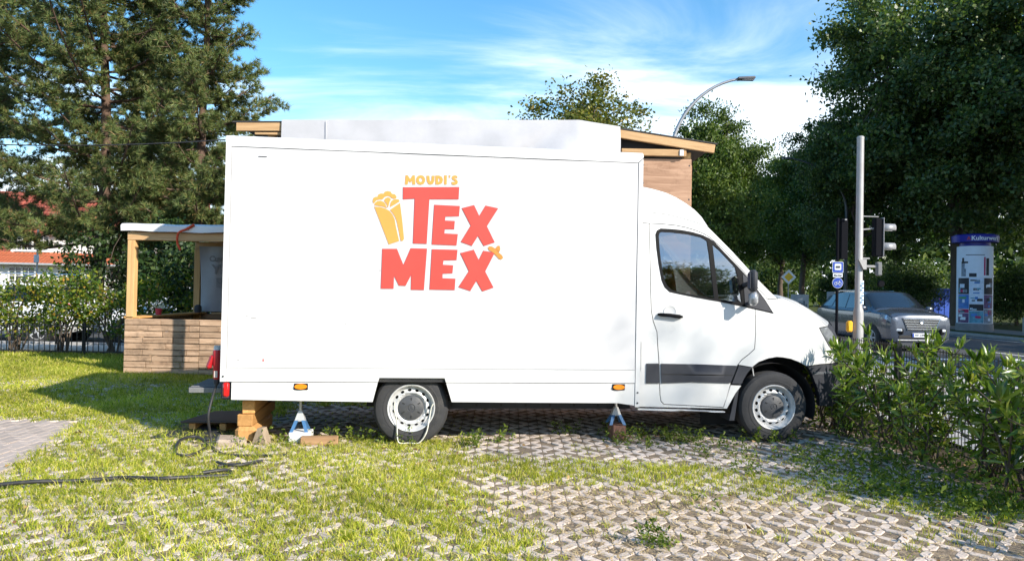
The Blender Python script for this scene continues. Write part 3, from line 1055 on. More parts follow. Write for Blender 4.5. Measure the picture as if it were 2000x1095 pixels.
SM = [
 ([(-0.066,2.533),(-0.045,2.533),(-0.023,2.498),(-0.001,2.535),(0.020,2.536),(0.027,2.449),(-0.001,2.448),(-0.007,2.486),(-0.021,2.463),(-0.037,2.485),(-0.046,2.446),(-0.071,2.445)], ()),
 ([(0.075,2.540),(0.102,2.532),(0.117,2.509),(0.118,2.481),(0.103,2.457),(0.077,2.448),(0.050,2.455),(0.034,2.477),(0.034,2.506),(0.048,2.530)], ([(0.075,2.515),(0.088,2.506),(0.092,2.494),(0.089,2.482),(0.076,2.474),(0.063,2.481),(0.059,2.492),(0.063,2.505)],)),
 ([(0.129,2.536),(0.157,2.537),(0.161,2.495),(0.169,2.482),(0.177,2.496),(0.179,2.538),(0.206,2.539),(0.204,2.488),(0.190,2.460),(0.169,2.453),(0.149,2.459),(0.134,2.484)], ()),
 ([(0.213,2.541),(0.249,2.542),(0.275,2.530),(0.286,2.502),(0.276,2.471),(0.248,2.457),(0.215,2.456)], ([(0.239,2.516),(0.250,2.514),(0.256,2.500),(0.250,2.484),(0.240,2.481)],)),
 ([(0.296,2.546),(0.321,2.547),(0.321,2.460),(0.297,2.459)], ()),
 ([(0.339,2.548),(0.357,2.546),(0.349,2.523),(0.342,2.522)], ()),
 ([(0.421,2.541),(0.400,2.550),(0.375,2.544),(0.367,2.523),(0.378,2.506),(0.399,2.496),(0.396,2.486),(0.368,2.487),(0.366,2.464),(0.394,2.457),(0.422,2.469),(0.427,2.492),(0.411,2.512),(0.393,2.522),(0.395,2.529),(0.419,2.523)], ())]
for p, h in SM:
    sticker('letter', p, m_yel, h)
BUR = [
 [(-0.366,2.280),(-0.360,2.308),(-0.343,2.320),(-0.320,2.321),(-0.316,2.342),(-0.293,2.353),(-0.266,2.352),(-0.256,2.370),(-0.229,2.379),(-0.200,2.372),(-0.190,2.354),(-0.161,2.350),(-0.146,2.330),(-0.147,2.315),(-0.167,2.307),(-0.190,2.314),(-0.208,2.328),(-0.230,2.333),(-0.255,2.322),(-0.275,2.298),(-0.302,2.297),(-0.330,2.289),(-0.349,2.265),(-0.359,2.257)],
 [(-0.351,2.241),(-0.344,2.263),(-0.323,2.280),(-0.294,2.286),(-0.264,2.274),(-0.247,2.256),(-0.238,2.233),(-0.232,2.218),(-0.268,2.231),(-0.310,2.237)],
 [(-0.262,2.288),(-0.250,2.307),(-0.227,2.320),(-0.207,2.313),(-0.197,2.301),(-0.210,2.277),(-0.217,2.245),(-0.224,2.223),(-0.236,2.255),(-0.249,2.273)],
 [(-0.203,2.256),(-0.194,2.282),(-0.179,2.297),(-0.154,2.305),(-0.126,2.303),(-0.116,2.286),(-0.153,2.259),(-0.205,2.228)],
 [(-0.350,2.228),(-0.297,2.227),(-0.247,2.214),(-0.208,2.192),(-0.179,2.157),(-0.159,2.116),(-0.146,2.047),(-0.113,1.913),(-0.208,1.878)],
 [(-0.112,2.270),(-0.087,2.100),(-0.068,1.935),(-0.078,1.917),(-0.098,1.914),(-0.121,2.023),(-0.140,2.099),(-0.157,2.143),(-0.183,2.179),(-0.204,2.202),(-0.153,2.241)]]
for p in BUR:
    sticker('wrap_drawing', p, m_yel)
HATS = [[(0.723,1.872),(0.738,1.886),(0.764,1.883),(0.801,1.862),(0.830,1.827),(0.862,1.802),(0.872,1.777),(0.855,1.762),(0.832,1.768),(0.805,1.797),(0.776,1.826),(0.737,1.847)],
        [(0.796,1.868),(0.817,1.893),(0.837,1.892),(0.843,1.859),(0.833,1.833)]]
for i, p in enumerate(HATS):
    sticker('hat_drawing', p, m_hat, proud=.0012 + .0006 * i)

# wheels ------------------------------------------------------------
def wheel(x, z, flip=False, yc=.175, turn=0.0):
    q = MB()
    prof = [(.219, -.088), (.228, -.104), (.262, -.110), (.266, -.107), (.300, -.108), (.332, -.099), (.348, -.080), (.353, -.072),
            (.353, -.045), (.346, -.043), (.346, -.037), (.353, -.035), (.354, -.005), (.347, -.003), (.347, .003), (.354, .005),
            (.353, .035), (.346, .037), (.346, .043), (.353, .045), (.353, .072), (.332, .099), (.29, .108), (.228, .104), (.217, .088)]
    q.lathe(prof, 48, 'Y', close=True)
    w = q.build('wheel', m_tyre, truck, smooth=28, loc=(x, yc if not flip else BW - yc, z), rot=(0, 0, math.pi + turn if flip else turn))
    r = MB()
    r.lathe([(.190, .07), (.216, .085), (.218, -.085), (.226, -.104), (.222, -.110), (.214, -.108), (.210, -.092), (.204, -.080), (.196, -.070), (.192, -.050), (.188, .05)], 48, 'Y', close=True)
    r.build('rim', m_steel, w, smooth=30)
    def yd(a, b):
        rr = math.hypot(a, b)
        if rr < .120: return -.050
        if rr < .150: return -.050 - .030 * math.sin(math.pi * (rr - .120) / .060)
        return -.080 + .030 * (rr - .150) / .040
    holes = []
    for k in range(15):
        a = 2 * math.pi * k / 15
        c, s_ = math.cos(a), math.sin(a)
        holes.append([(c * (.168 + .0125 * math.cos(t)) - s_ * .0185 * math.sin(t), s_ * (.168 + .0125 * math.cos(t)) + c * .0185 * math.sin(t)) for t in [i * math.pi / 5 for i in range(10)]])
    circ = [(.193 * math.cos(i * math.pi / 20), .193 * math.sin(i * math.pi / 20)) for i in range(40)]
    panel('rim_disc', circ, m_steel, w, yd, holes=holes, thick=.006, step=.018)
    b = MB(); b.lathe([(0, -.02), (.195, -.02)], 24, 'Y'); b.build('dark_backing', m_black, w)  # black backing disc: shade behind the rim holes put into its colour
    h = MB(); h.lathe([(0, -.094), (.026, -.094), (.030, -.090), (.034, -.090), (.038, -.096), (.050, -.094), (.095, -.086), (.112, -.080), (.118, -.070), (.118, -.05)], 36, 'Y')
    hc = h.build('hub_cap', m_cap, w, smooth=30)
    for k in range(6):
        a = math.pi / 2 + k * math.pi / 3
        s2 = MB(); s2.box((.083 * math.cos(a), -.0895, .083 * math.sin(a)), (.026, .004, .009), rot=Matrix.Rotation(-a, 3, 'Y'))
        s2.build('cap_slot', m_black, w)
    e = MB()
    for k in range(3):
        a = math.pi / 2 + k * 2 * math.pi / 3
        e.box((.010 * math.cos(a), -.0955, .010 * math.sin(a)), (.021, .003, .003), rot=Matrix.Rotation(-a, 3, 'Y'))
    e.build('emblem', m_plast, w)
    return w
wheel(.030, .338)
wheel(3.655, .345, turn=rad(-2))
wheel(.030, .338, True)
wheel(3.655, .345, True)
q = MB(); q.tube([(.03, .2, .338), (.03, BW - .2, .338)], .05, 10); q.box((.03, BW / 2, .34), (.2, .3, .2), ch=.05)
q.tube([(3.655, .2, .33), (3.655, BW - .2, .33)], .045, 10)
q.build('axle', m_under, truck)
q = MB()
for y in (.62, BW - .62):
    q.box((1.1, y, .50), (5.6, .09, .16), ch=.01)
for x in (-1.5, -.7, .7, 1.5, 2.2):
    q.box((x, BW / 2, .50), (.07, 1.2, .10), ch=.01)
q.box((1.3, 1.5, .42), (.9, .5, .26), ch=.04); q.box((-.9, 1.06, .36), (.9, .4, .18), ch=.05)
q.build('chassis_frame', m_under, truck)
q = MB(); q.box((.03, .30, .60), (.9, .55, .02)); q.box((-.42, .3, .50), (.02, .55, .22)); q.box((.50, .3, .50), (.02, .55, .22)); q.box((.03, .56, .45), (.9, .02, .34))
q.build('wheel_housing', m_under, truck)
# perforated side rail under the box
sg = MB(); sg.box((1.25, .30, .335), (1.95, .03, .075), ch=.006); sg.box((1.25, .285, .372), (1.95, .02, .006)); sg.box((.78, .30, .42), (1.1, .03, .02))
sgo = sg.build('side_guard', m_plast, truck)
for k in range(8):
    q = MB(); q.box((.42 + k * .245, .2835, .335), (.022, .004, .026)); q.build('guard_hole', m_black, sgo)

# rear end ----------------------------------------------------------
tl = MB()
x, z = [(-1.651,0.520)][0]
tl.box((x, .035, z), (.068, .05, .155), ch=.02); t_o = tl.build('tail_lamp', m_rlens, truck, smooth=40)
q = MB(); q.box((x, .055, z), (.095, .06, .19), ch=.015); q.build('lamp_housing', m_plast, t_o)
q = MB(); q.box((-1.66, 1.06, .50), (.06, 2.0, .14), ch=.015); q.build('rear_bumper', m_plast, truck)
stp = MB(); stp.box((-1.86, .52, .495), (.36, .62, .035), ch=.012)
so = stp.build('rear_step', M('chequer_plate', (.045, .045, .052), .8, metal=.0, var=.2, scale=14, bump=.5, bscale=90), truck)
q = MB()
for k in range(7):
    q.box((-1.86, .25 + k * .09, .516), (.32, .012, .008))
q.box((-1.86, .205, .485), (.34, .012, .05), ch=.004)
q.build('step_edge', M('worn_aluminium', (.20, .20, .20), .6, metal=.3, var=.2, scale=12), so)

# cab ---------------------------------------------------------------
def cabpanel(name, poly, mat, holes=(), gap=.0042, proud=.0, thick=.02, step=.10, parent=None, soft=0):
    return panel(name, poly, mat, parent or truck, cab_y, holes=holes, gap=gap, proud=proud, thick=thick, step=step)
GL1 = [(2.454,2.047),(2.466,2.079),(2.493,2.090),(2.594,2.088),(2.770,2.072),(2.903,2.044),(2.960,2.009),(2.974,1.879),(2.990,1.646),(3.009,1.426),(2.823,1.453),(2.665,1.476),(2.566,1.505),(2.520,1.550),(2.490,1.615),(2.469,1.763),(2.458,1.892)]
GL2 = [(3.012,1.979),(3.084,1.918),(3.242,1.750),(3.277,1.590),(3.297,1.390),(3.168,1.403),(3.051,1.422),(3.036,1.596)]
DR = [(2.364,2.170),(2.359,1.941),(2.357,1.735),(2.355,1.480),(2.358,1.304),(2.380,1.193),(2.419,1.088),(2.432,0.926),(2.445,0.785),(2.453,0.588),(2.460,0.472),(2.472,0.407),(2.504,0.376)]
DB = [(2.729,0.366),(3.116,0.346)]
DF = [(3.152,0.448),(3.187,0.576),(3.223,0.678),(3.259,0.770),(3.301,0.822),(3.370,0.873),(3.434,0.930),(3.443,1.090),(3.436,1.315)]
DT = [(3.445,1.573),(3.357,1.675),(3.265,1.777),(3.138,1.914),(3.010,2.032),(2.937,2.077),(2.853,2.111),(2.747,2.140),(2.641,2.158),(2.492,2.169)]
HOLE = [(2.444,2.063),(2.478,2.106),(2.691,2.096),(2.914,2.055),(3.019,1.995),(3.253,1.755),(3.293,1.570),(3.307,1.375),(3.035,1.411),(2.665,1.466),(2.555,1.494),(2.504,1.544),(2.474,1.610),(2.447,1.891)]
SHELL = [(2.266,2.555),(2.553,2.490),(2.762,2.385),(2.906,2.267),(2.979,2.147),(3.219,1.906),(3.475,1.625),(3.692,1.428),(3.935,1.358),(4.210,1.217),(4.337,1.141),(4.460,1.019),(4.501,0.844),(4.447,0.781),(4.040,0.755),(3.953,0.799),(3.845,0.837),(3.694,0.859),(3.580,0.844),(3.480,0.807),(3.415,0.761),(3.336,0.668),(3.289,0.576),(3.226,0.484),(3.143,0.341),(2.244,0.351)]
panel('cab_shell', SHELL, m_black, truck, lambda a, b: cab_y(a, b) + .012, holes=[HOLE], thick=.05, step=.12, gap=.004)
door = cabpanel('door', DR + DB + DF + DT, m_white, holes=[HOLE])
cabpanel('cab_roof_side', [(2.237,2.287),(2.407,2.282),(2.540,2.271),(2.657,2.248),(2.752,2.224),(2.869,2.191),(2.980,2.152),(3.092,2.039),(3.219,1.911),(3.346,1.773),(3.475,1.631),(3.582,1.529),(3.687,1.438),(3.578,1.431)] + DT + [(2.364,2.170),(2.232,2.172)], m_white, gap=.0038)
cabpanel('cab_rear_pillar', [(2.231,2.166)] + DR + DB + [(3.187,0.571),(3.305,0.566),(3.242,0.484),(3.154,0.331),(2.677,0.341),(2.223,0.351)], m_white, gap=.0038)
FEND = [(3.445,1.573),(3.578,1.431),(3.687,1.438),(3.735,1.449),(3.842,1.409),(3.935,1.368),(4.080,1.296),(4.210,1.227),(4.337,1.157),(4.212,1.142),(4.259,1.078),(4.357,0.958),(4.482,0.850),(4.529,0.837),(4.521,0.794),(4.448,0.765),(4.234,0.764),(4.040,0.750),(3.960,0.788),(3.845,0.827),(3.754,0.843),(3.677,0.849),(3.580,0.833),(3.480,0.797),(3.410,0.746),(3.259,0.770),(3.301,0.822),(3.370,0.873),(3.434,0.930),(3.443,1.090),(3.436,1.315)]
cabpanel('front_wing', FEND, m_white, gap=.0038, step=.07)
cabpanel('roof_fairing', [(2.245,2.560),(2.420,2.529),(2.553,2.496),(2.658,2.451),(2.762,2.390),(2.845,2.329),(2.916,2.256),(2.980,2.152),(2.869,2.191),(2.752,2.224),(2.657,2.248),(2.540,2.271),(2.407,2.282),(2.231,2.287)], m_white, gap=.002)
# window surround, panes and handle belong to the door
TRIM = [(2.422,2.057),(2.440,2.099),(2.479,2.121),(2.585,2.119),(2.692,2.112),(2.809,2.094),(2.915,2.066),(2.983,2.036),(3.030,2.006),(3.142,1.888),(3.264,1.761),(3.367,1.649),(3.444,1.552),(3.544,1.425),(3.636,1.287),(3.463,1.321),(3.301,1.354),(3.035,1.401),(2.823,1.433),(2.665,1.461),(2.549,1.484),(2.498,1.529),(2.468,1.599),(2.442,1.763),(2.427,1.917)]
cabpanel('window_trim', TRIM, m_trim, holes=[inset(GL1, .002), inset(GL2, .002)], gap=0, proud=.004, thick=.014, step=.06, parent=door)
for gl in (GL1, GL2):
    panel('window_pane', gl, g_cab, door, lambda a, b: cab_y(a, b) + .0055, thick=.002, step=.08, gap=.0)
cabpanel('corner_cover', [(3.314,1.679),(3.356,1.649),(3.443,1.537),(3.538,1.420),(3.614,1.302),(3.463,1.331),(3.328,1.360),(3.322,1.498)], m_plast, gap=0, proud=.009, thick=.01, parent=door)
hx, hz = [(2.552,1.256)][0]
q = MB(); q.tube([(hx - .125, .052, hz + .006), (hx - .11, .022, hz + .004), (hx - .02, .018, hz), (hx + .08, .022, hz - .012), (hx + .118, .05, hz - .016)], [.012, .017, .018, .019, .012], 10)
q.build('door_handle', m_trim, door, smooth=60)
q = MB(); q.lathe([(0, .004), (.05, .003), (.06, -.001), (.063, -.003)], 20, 'Y', (hx - .005, .0585, hz + .03)); q.build('handle_recess', m_alu, door, smooth=40)
# dark mouldings
cabpanel('side_moulding', [(2.460,0.780),(2.828,0.777),(3.254,0.765),(3.218,0.673),(3.182,0.586),(2.778,0.595),(2.469,0.583),(2.462,0.674)], m_plast, gap=.003, proud=.014, thick=.016, parent=door)
cabpanel('side_moulding', [(2.314,0.779),(2.439,0.780),(2.453,0.583),(2.313,0.583)], m_plast, gap=.002, proud=.014, thick=.016)
cabpanel('side_moulding', [(3.265,0.765),(3.405,0.745),(3.352,0.684),(3.294,0.581),(3.193,0.581),(3.229,0.673)], m_plast, gap=.002, proud=.014, thick=.016)
cabpanel('moulding_groove', [(2.467,0.679),(3.202,0.673),(3.197,0.662),(2.467,0.669)], m_black, gap=0, proud=.0148, thick=.002, parent=door)
cabpanel('sill_strip', [(2.239,0.336),(2.677,0.326),(3.133,0.305),(3.133,0.295),(2.678,0.306),(2.239,0.321)], m_alu, gap=0, proud=.0, thick=.06)
bum = cabpanel('front_bumper', [(4.054,0.744),(4.234,0.759),(4.448,0.760),(4.550,0.781),(4.612,0.722),(4.627,0.556),(4.599,0.394),(4.431,0.318),(4.227,0.334),(4.225,0.425),(4.194,0.517),(4.148,0.604),(4.104,0.684)], m_plast, gap=.0, proud=.006, thick=.06)
cabpanel('crease_highlight', [(4.132,0.689),(4.562,0.687),(4.563,0.665),(4.147,0.662)], M('lit_plastic', (.10, .105, .115), .5), gap=0, proud=.010, thick=.006, parent=bum)  # paler strip: light along the bumper crease put into its colour
hl = cabpanel('headlight', [(4.219,1.137),(4.337,1.151),(4.423,1.085),(4.488,0.986),(4.529,0.848),(4.473,0.861),(4.366,0.963),(4.275,1.061)], m_clear, gap=.0, proud=.004, thick=.03, step=.04)
cabpanel('headlight_reflector', [(4.259,1.078),(4.442,1.020),(4.500,0.865),(4.374,0.962)], M('lamp_inner', (.16, .17, .18), .35, metal=.5, var=.3, scale=30), gap=.003, proud=.0055, thick=.004, parent=hl)
fl = MB()
fx0, fz0 = [(3.295,0.545)][0]; fx1, fz1 = [(3.220,0.208)][0]
fl.add([(fx0, .10, fz0), (fx0 - .03, .10, fz0 - .02), (fx1 - .025, .10, fz1), (fx1 + .03, .10, fz1),
        (fx0, .34, fz0), (fx0 - .03, .34, fz0 - .02), (fx1 - .025, .34, fz1), (fx1 + .03, .34, fz1)],
       [(0, 1, 2, 3), (4, 7, 6, 5), (0, 4, 5, 1), (1, 5, 6, 2), (2, 6, 7, 3), (3, 7, 4, 0)])
fl.build('mud_flap', m_plast, truck)
# wheel liner
q = MB()
N_ = 20
for y0, y1 in ((.10, .62),):
    vv, ff = [], []
    for i in range(N_ + 1):
        a = -.30 + (math.pi + .60) * i / N_
        for y in (y0, y1):
            vv.append((3.655 + .455 * math.cos(a), y, .345 + .44 * math.sin(a)))
    for i in range(N_):
        ff.append((2 * i, 2 * i + 1, 2 * i + 3, 2 * i + 2))
    q.add(vv, ff)
q.box((3.655, .63, .50), (1.1, .02, .85))
q.build('wheel_liner', m_under, truck, smooth=60)
q = MB(); q.tube([(3.44, .12, .74), (3.455, .12, .655)], .007, 6); q.build('brake_hose', m_steel, truck)

# roof, windscreen, bonnet and nose: lofted across to the far side
YC = BW / 2
def loft(name, prof, mat, inset_q=1.0, bulge=None, lift=None, N=16, off=0.0):
    V, F_ = [], []
    for i, (s_, z) in enumerate(prof):
        ys = cab_y(s_, z) + .004
        half = (YC - ys)
        for k in range(N + 1):
            qd = (-1 + 2 * k / N) * inset_q
            c = max(0.0, 1 - abs(qd) ** 2.2)
            V.append((s_ + bulge[i] * c + off, YC + qd * half, z + lift[i] * c ** .8))
    for i in range(len(prof) - 1):
        for k in range(N):
            a = i * (N + 1) + k
            F_.append((a, a + 1, a + N + 2, a + N + 1))
    me = bpy.data.meshes.new(name); me.from_pydata(V, [], F_); set_smooth(me, 50); me.update()
    return link(name, me, mat, truck)
pf = [(2.266,2.555),(2.420,2.529),(2.553,2.496),(2.658,2.451),(2.762,2.390),(2.845,2.329),(2.916,2.256),(2.980,2.152)]
loft('cab_roof', pf, m_white, bulge=[0, .0, .01, .03, .06, .09, .12, .15], lift=[.06, .06, .065, .07, .07, .06, .05, .03])
pw = [(2.980,2.152),(3.219,1.911),(3.475,1.631),(3.687,1.438)]
loft('windscreen', pw, g_wind, bulge=[.15, .17, .19, .21], lift=[.03, .03, .02, .02])
ph = [(3.687,1.438),(3.735,1.449),(3.842,1.409),(3.935,1.368),(4.080,1.296),(4.210,1.227),(4.337,1.157)]
loft('bonnet', ph, m_white, bulge=[.21, .22, .23, .24, .25, .26, .27], lift=[.02, .035, .05, .06, .06, .06, .06])
pn = [(4.337,1.157),(4.423,1.085),(4.488,0.986),(4.529,0.837),(4.540,0.782)]
loft('grille_panel', pn, m_plast, bulge=[.27, .27, .27, .26, .26], lift=[.06, .05, .03, .01, 0])
pb = [(4.550,0.781),(4.612,0.722),(4.627,0.556),(4.599,0.394),(4.431,0.318)]
loft('front_apron', pb, m_plast, bulge=[.27, .29, .29, .28, .26], lift=[0] * 5)
# far flank of the cab
fs = panel('cab_far_side', SHELL, m_white, truck, lambda a, b: cab_y(a, b), holes=[HOLE], thick=.03, step=.12)
fs.scale = (1, -1, 1); fs.location = (0, BW, 0)
fg = panel('far_window', HOLE, g_cab, truck, lambda a, b: cab_y(a, b) + .006, thick=.002, step=.12)
fg.scale = (1, -1, 1); fg.location = (0, BW, 0)
q = MB(); q.box((3.0, YC, .55), (1.5, 1.7, .06)); q.box((2.28, YC, 1.5), (.05, 1.5, 1.7)); q.box((3.42, YC, 1.12), (.5, 1.66, .30), ch=.08)
q.build('cab_interior', m_plast, truck)
m_seat = M('orange_seat_cover', (.80, .26, .035), .8, var=.2, scale=12)
for y in (.50, 1.62):
    st = MB()
    st.box((2.86, y, .98), (.50, .48, .16), ch=.05)
    st.box((2.645, y, 1.42), (.15, .46, .80), ch=.05, rot=Matrix.Rotation(rad(-12), 3, 'Y'))
    st.box((2.545, y, 1.90), (.10, .26, .18), ch=.04, rot=Matrix.Rotation(rad(-12), 3, 'Y'))
    st.build('seat', m_seat, truck, smooth=40)
q = MB()
q.tube([(3.12 + .06 * math.sin(t), 1.62 + .19 * math.cos(t), 1.30 + .18 * math.sin(t)) for t in [i * math.pi / 12 for i in range(25)]], .014, 6)
q.tube([(3.12, 1.62, 1.30), (3.35, 1.62, 1.16)], .025, 8)
q.build('steering_wheel', m_black, truck, smooth=60)
# mirror standing out from the door
mx, mz = [(3.324,1.610)][0]
q = MB()
q.box((mx, -.115, mz + .0), (.074, .11, .215), ch=.028)
mo = q.build('wing_mirror', m_plast, truck, smooth=50)
mx2, mz2 = [(3.327,1.434)][0]
q = MB(); q.box((mx2 + .004, -.112, mz2), (.080, .10, .135), ch=.028); q.build('mirror_lamp', m_clear, mo, smooth=50)
q = MB(); q.box((mx - .0385, -.115, mz + .0), (.006, .07, .15), ch=.002); q.build('mirror_glass', M('mirror_silver', (.10, .10, .11), .08, metal=1, var=.02), mo)
for arm in ([(mx + .02, -.04, mz2 - .05), (mx + .03, .08, mz2 - .06)], [(mx + .01, -.05, mz - .02), (mx + .0, .12, mz - .05)]):
    q = MB(); q.tube(arm, .026, 8); q.build('mirror_arm', m_plast, mo)

# ------------------------------------------------------------------ things by the truck
w_pine = WOOD('fresh_pine', (.56, .36, .185), (.40, .235, .11), 'X', 1.0)
w_pineZ = WOOD('fresh_pine_upright', (.60, .38, .17), (.44, .25, .10), 'Z', 1.0)
w_pineY = WOOD('fresh_pine_deep', (.58, .31, .11), (.40, .20, .065), 'Y', 1.0)
w_plank = WOOD('weathered_plank', (.52, .355, .235), (.26, .16, .095), 'X', 1.2, .85, stain=(.045, .030, .020), stain_amt=.75)
w_ply = WOOD('plywood', (.44, .275, .18), (.25, .14, .085), 'X', .8, .7, stain=(.17, .09, .055), stain_amt=.7)
w_old = WOOD('old_beam', (.44, .27, .14), (.26, .14, .07), 'X', .8, .85)
m_tarp = M('white_tarpaulin', (.45, .445, .46), .5, var=.12, scale=2, spec=.4, bump=.15, bscale=7)
m_felt = M('roofing_felt', (.045, .042, .042), .9, var=.3, scale=20, bump=.5, bscale=120)

def beam(name, c, d, mat, parent, rz=0, ch=.006, rot=None):
    q = MB(); q.box((0, 0, 0), d, ch=ch)
    return q.build(name, mat, parent, loc=c, rot=rot or (0, 0, rz))
def truck_pt(s, y, z):
    c, n = math.cos(TRUCK_RZ), math.sin(TRUCK_RZ)
    return (TRUCK_LOC[0] + s * c - y * n, TRUCK_LOC[1] + s * n + y * c, z)

# timber stack propping the tail
lb = [('topmost short beam of the timber stack under the truck tail', (-1.49, .62, .335), (.115, .95, .125)),
      ('middle short beam of the timber stack under the truck tail', (-1.49, .60, .215), (.14, .95, .110)),
      ('bottom wide beam of the timber stack under the truck tail', (-1.50, .55, .080), (.20, .90, .160))]
for lab, (s_, y, z), d in lb:
    o = beam('timber_block', truck_pt(s_, y, z), d, w_pineY, None, TRUCK_RZ + rng.normal(0, .03), ch=.008 if d[2] < .15 else .035)
    tag(o, lab, 'timber', 'timber blocks under the tail')
stone = MB(); stone.box((0, 0, .03), (.26, .22, .085), ch=.02)
tag(stone.build('concrete_slab', M('rough_concrete', (.34, .27, .21), .9, var=.25, scale=12, bump=.5), loc=truck_pt(-1.60, .06, 0), rot=(0.05, .08, TRUCK_RZ + .2)), 'small rough concrete slab beside the timber stack', 'slab')
wedge = MB(); wedge.prism([(0, 0), (.16, 0), (.10, .17), (.06, .17)], 0, .10, 'XZ')
tag(wedge.build('wooden_wedge', WOOD('grey_wedge', (.40, .31, .22), (.26, .19, .13), 'Z'), loc=truck_pt(-1.42, .02, -.005), rot=(0, 0, TRUCK_RZ - .3)), 'upright weathered wooden wedge leaning on the timber stack', 'wedge')

m_jgrey = M('jack_grey', (.50, .50, .50), .5, metal=.4, var=.15, scale=15)
m_jblue = M('jack_blue', (.045, .14, .30), .45, var=.15, scale=15, dirt=(.12, .10, .08), dirt_amt=.4, dirt_scale=20)
def jack(s_, y, z0, label, h=.20):
    t = thing('jack_stand', label, 'jack stand', truck_pt(s_, y, z0), TRUCK_RZ, 'jack stands under the truck')
    q = MB()
    for sx in (-1, 1):
        for sy in (-1, 1):
            q.add([(sx * .085, sy * .085, 0), (sx * .055, sy * .085, 0), (sx * .012, sy * .03, h * .58), (sx * .045, sy * .03, h * .58),
                   (sx * .085, sy * .075, 0), (sx * .055, sy * .075, 0), (sx * .012, sy * .02, h * .58), (sx * .045, sy * .02, h * .58)],
                  [(0, 1, 2, 3), (4, 7, 6, 5), (0, 4, 5, 1), (1, 5, 6, 2), (2, 6, 7, 3), (3, 7, 4, 0)])
    q.build('base', m_jblue, t)
    c = MB(); c.add([(-.05, -.035, h * .5), (.05, -.035, h * .5), (.05, .035, h * .5), (-.05, .035, h * .5), (-.018, -.018, h), (.018, -.018, h), (.018, .018, h), (-.018, .018, h)],
                    [(0, 3, 2, 1), (4, 5, 6, 7), (0, 1, 5, 4), (1, 2, 6, 5), (2, 3, 7, 6), (3, 0, 4, 7)])
    c.build('neck', m_jgrey, t)
    p_ = MB(); p_.tube([(0, 0, h * .8), (0, 0, h + .10)], .013, 8); p_.box((0, 0, h + .10), (.06, .05, .015), ch=.004)
    p_.build('post', m_jgrey, t)
    return t
jack(-1.01, .20, .105, 'blue and grey jack stand on a pale block behind the tail wedge', .19)
jack(2.06, .22, .16, 'blue and grey jack stand on a brick near the cab step', .17)
q = MB(); q.box((0, 0, .05), (.20, .20, .10), ch=.006)
tag(q.build('pale_block', M('aerated_block', (.66, .66, .66), .9, var=.1, scale=20, bump=.3), loc=truck_pt(-1.00, .20, .005), rot=(0, 0, TRUCK_RZ)), 'pale grey block carrying the rear jack stand', 'block')
q = MB(); q.box((0, 0, .04), (.34, .10, .08), ch=.008)
tag(q.build('loose_beam', w_old, loc=truck_pt(-.81, .05, .0), rot=(0, 0, TRUCK_RZ + .04)), 'short weathered beam lying by the pale block', 'beam')
q = MB(); q.box((0, 0, .075), (.13, .20, .15), ch=.006)
tag(q.build('brick_block', M('red_brick', (.20, .10, .07), .9, var=.25, scale=18, bump=.4), loc=truck_pt(2.08, .24, .0), rot=(0, 0, TRUCK_RZ)), 'reddish brick block carrying the front jack stand', 'brick')

# black sheet with a low board on battens
mat_ = MB()
nx, ny = 12, 10
vv, ff = [], []
for i in range(nx + 1):
    for j in range(ny + 1):
        u, v = i / nx, j / ny
        vv.append((-.42 + .78 * u + .05 * math.sin(v * 5), -.36 + .75 * v + .04 * math.sin(u * 7), .022 + .020 * math.sin(u * 9 + v * 3) * math.sin(v * 7) + .05 * math.exp(-((u - .5) ** 2 + (v - .5) ** 2) * 9)))
for i in range(nx):
    for j in range(ny):
        a = i * (ny + 1) + j
        ff.append((a, a + ny + 1, a + ny + 2, a + 1))
mat_.add(vv, ff)
shx, shy = -2.98, 7.32
o = mat_.build('plastic_sheet', M('black_sheeting', (.030, .031, .036), .42, var=.3, scale=6, bump=.4, bscale=18), loc=(shx, shy, 0), smooth=60, fix=False)
sm_ = o.modifiers.new('thickness', 'SOLIDIFY'); sm_.thickness = .004
tag(o, 'crumpled black plastic sheet lying behind the truck', 'sheet')
bt = thing('board_step', 'low dark board on wooden battens lying on the black sheet', 'board', (shx + .10, shy + .16, .085), rad(-8))
for x in (-.20, .12):
    q = MB(); q.box((x, .02, .0), (.07, .52, .07), ch=.006); q.build('batten', w_pineY, bt)
q = MB(); q.box((0, .04, .052), (.60, .64, .022), ch=.004, rot=Matrix.Rotation(rad(-3), 3, 'Y')); q.build('board', M('film_board', (.035, .022, .020), .5, var=.25, scale=9), bt)

# red power inlet with its cable
m_plug = M('red_plug', (.42, .016, .022), .4, var=.1)
pt = thing('power_plug', 'red industrial power plug hanging at the truck tail', 'plug', truck_pt(-1.755, .10, .72), TRUCK_RZ)
q = MB(); q.lathe([(0, .15), (.036, .15), (.040, .13), (.040, .02), (.034, .0), (.034, -.10), (.026, -.12), (.0, -.12)], 16, 'Z'); q.build('body', m_plug, pt, smooth=35)
q = MB(); q.box((-.055, 0, .04), (.05, .06, .14), ch=.02, rot=Matrix.Rotation(.35, 3, 'Y')); q.build('cap', m_plug, pt)
q = MB(); q.box((.0, -.036, -.07), (.03, .006, .06)); q.build('sticker', M('pale_label', (.6, .5, .45), .6), pt)
q = MB(); q.lathe([(.024, -.115), (.028, -.13), (.024, -.16), (.014, -.17), (0, -.17)], 12, 'Z'); q.build('gland', m_plast, pt, smooth=35)
q = MB(); q.lathe([(0, .19), (.03, .19), (.034, .15), (0, .15)], 12, 'Z'); q.build('socket', m_jgrey, pt)
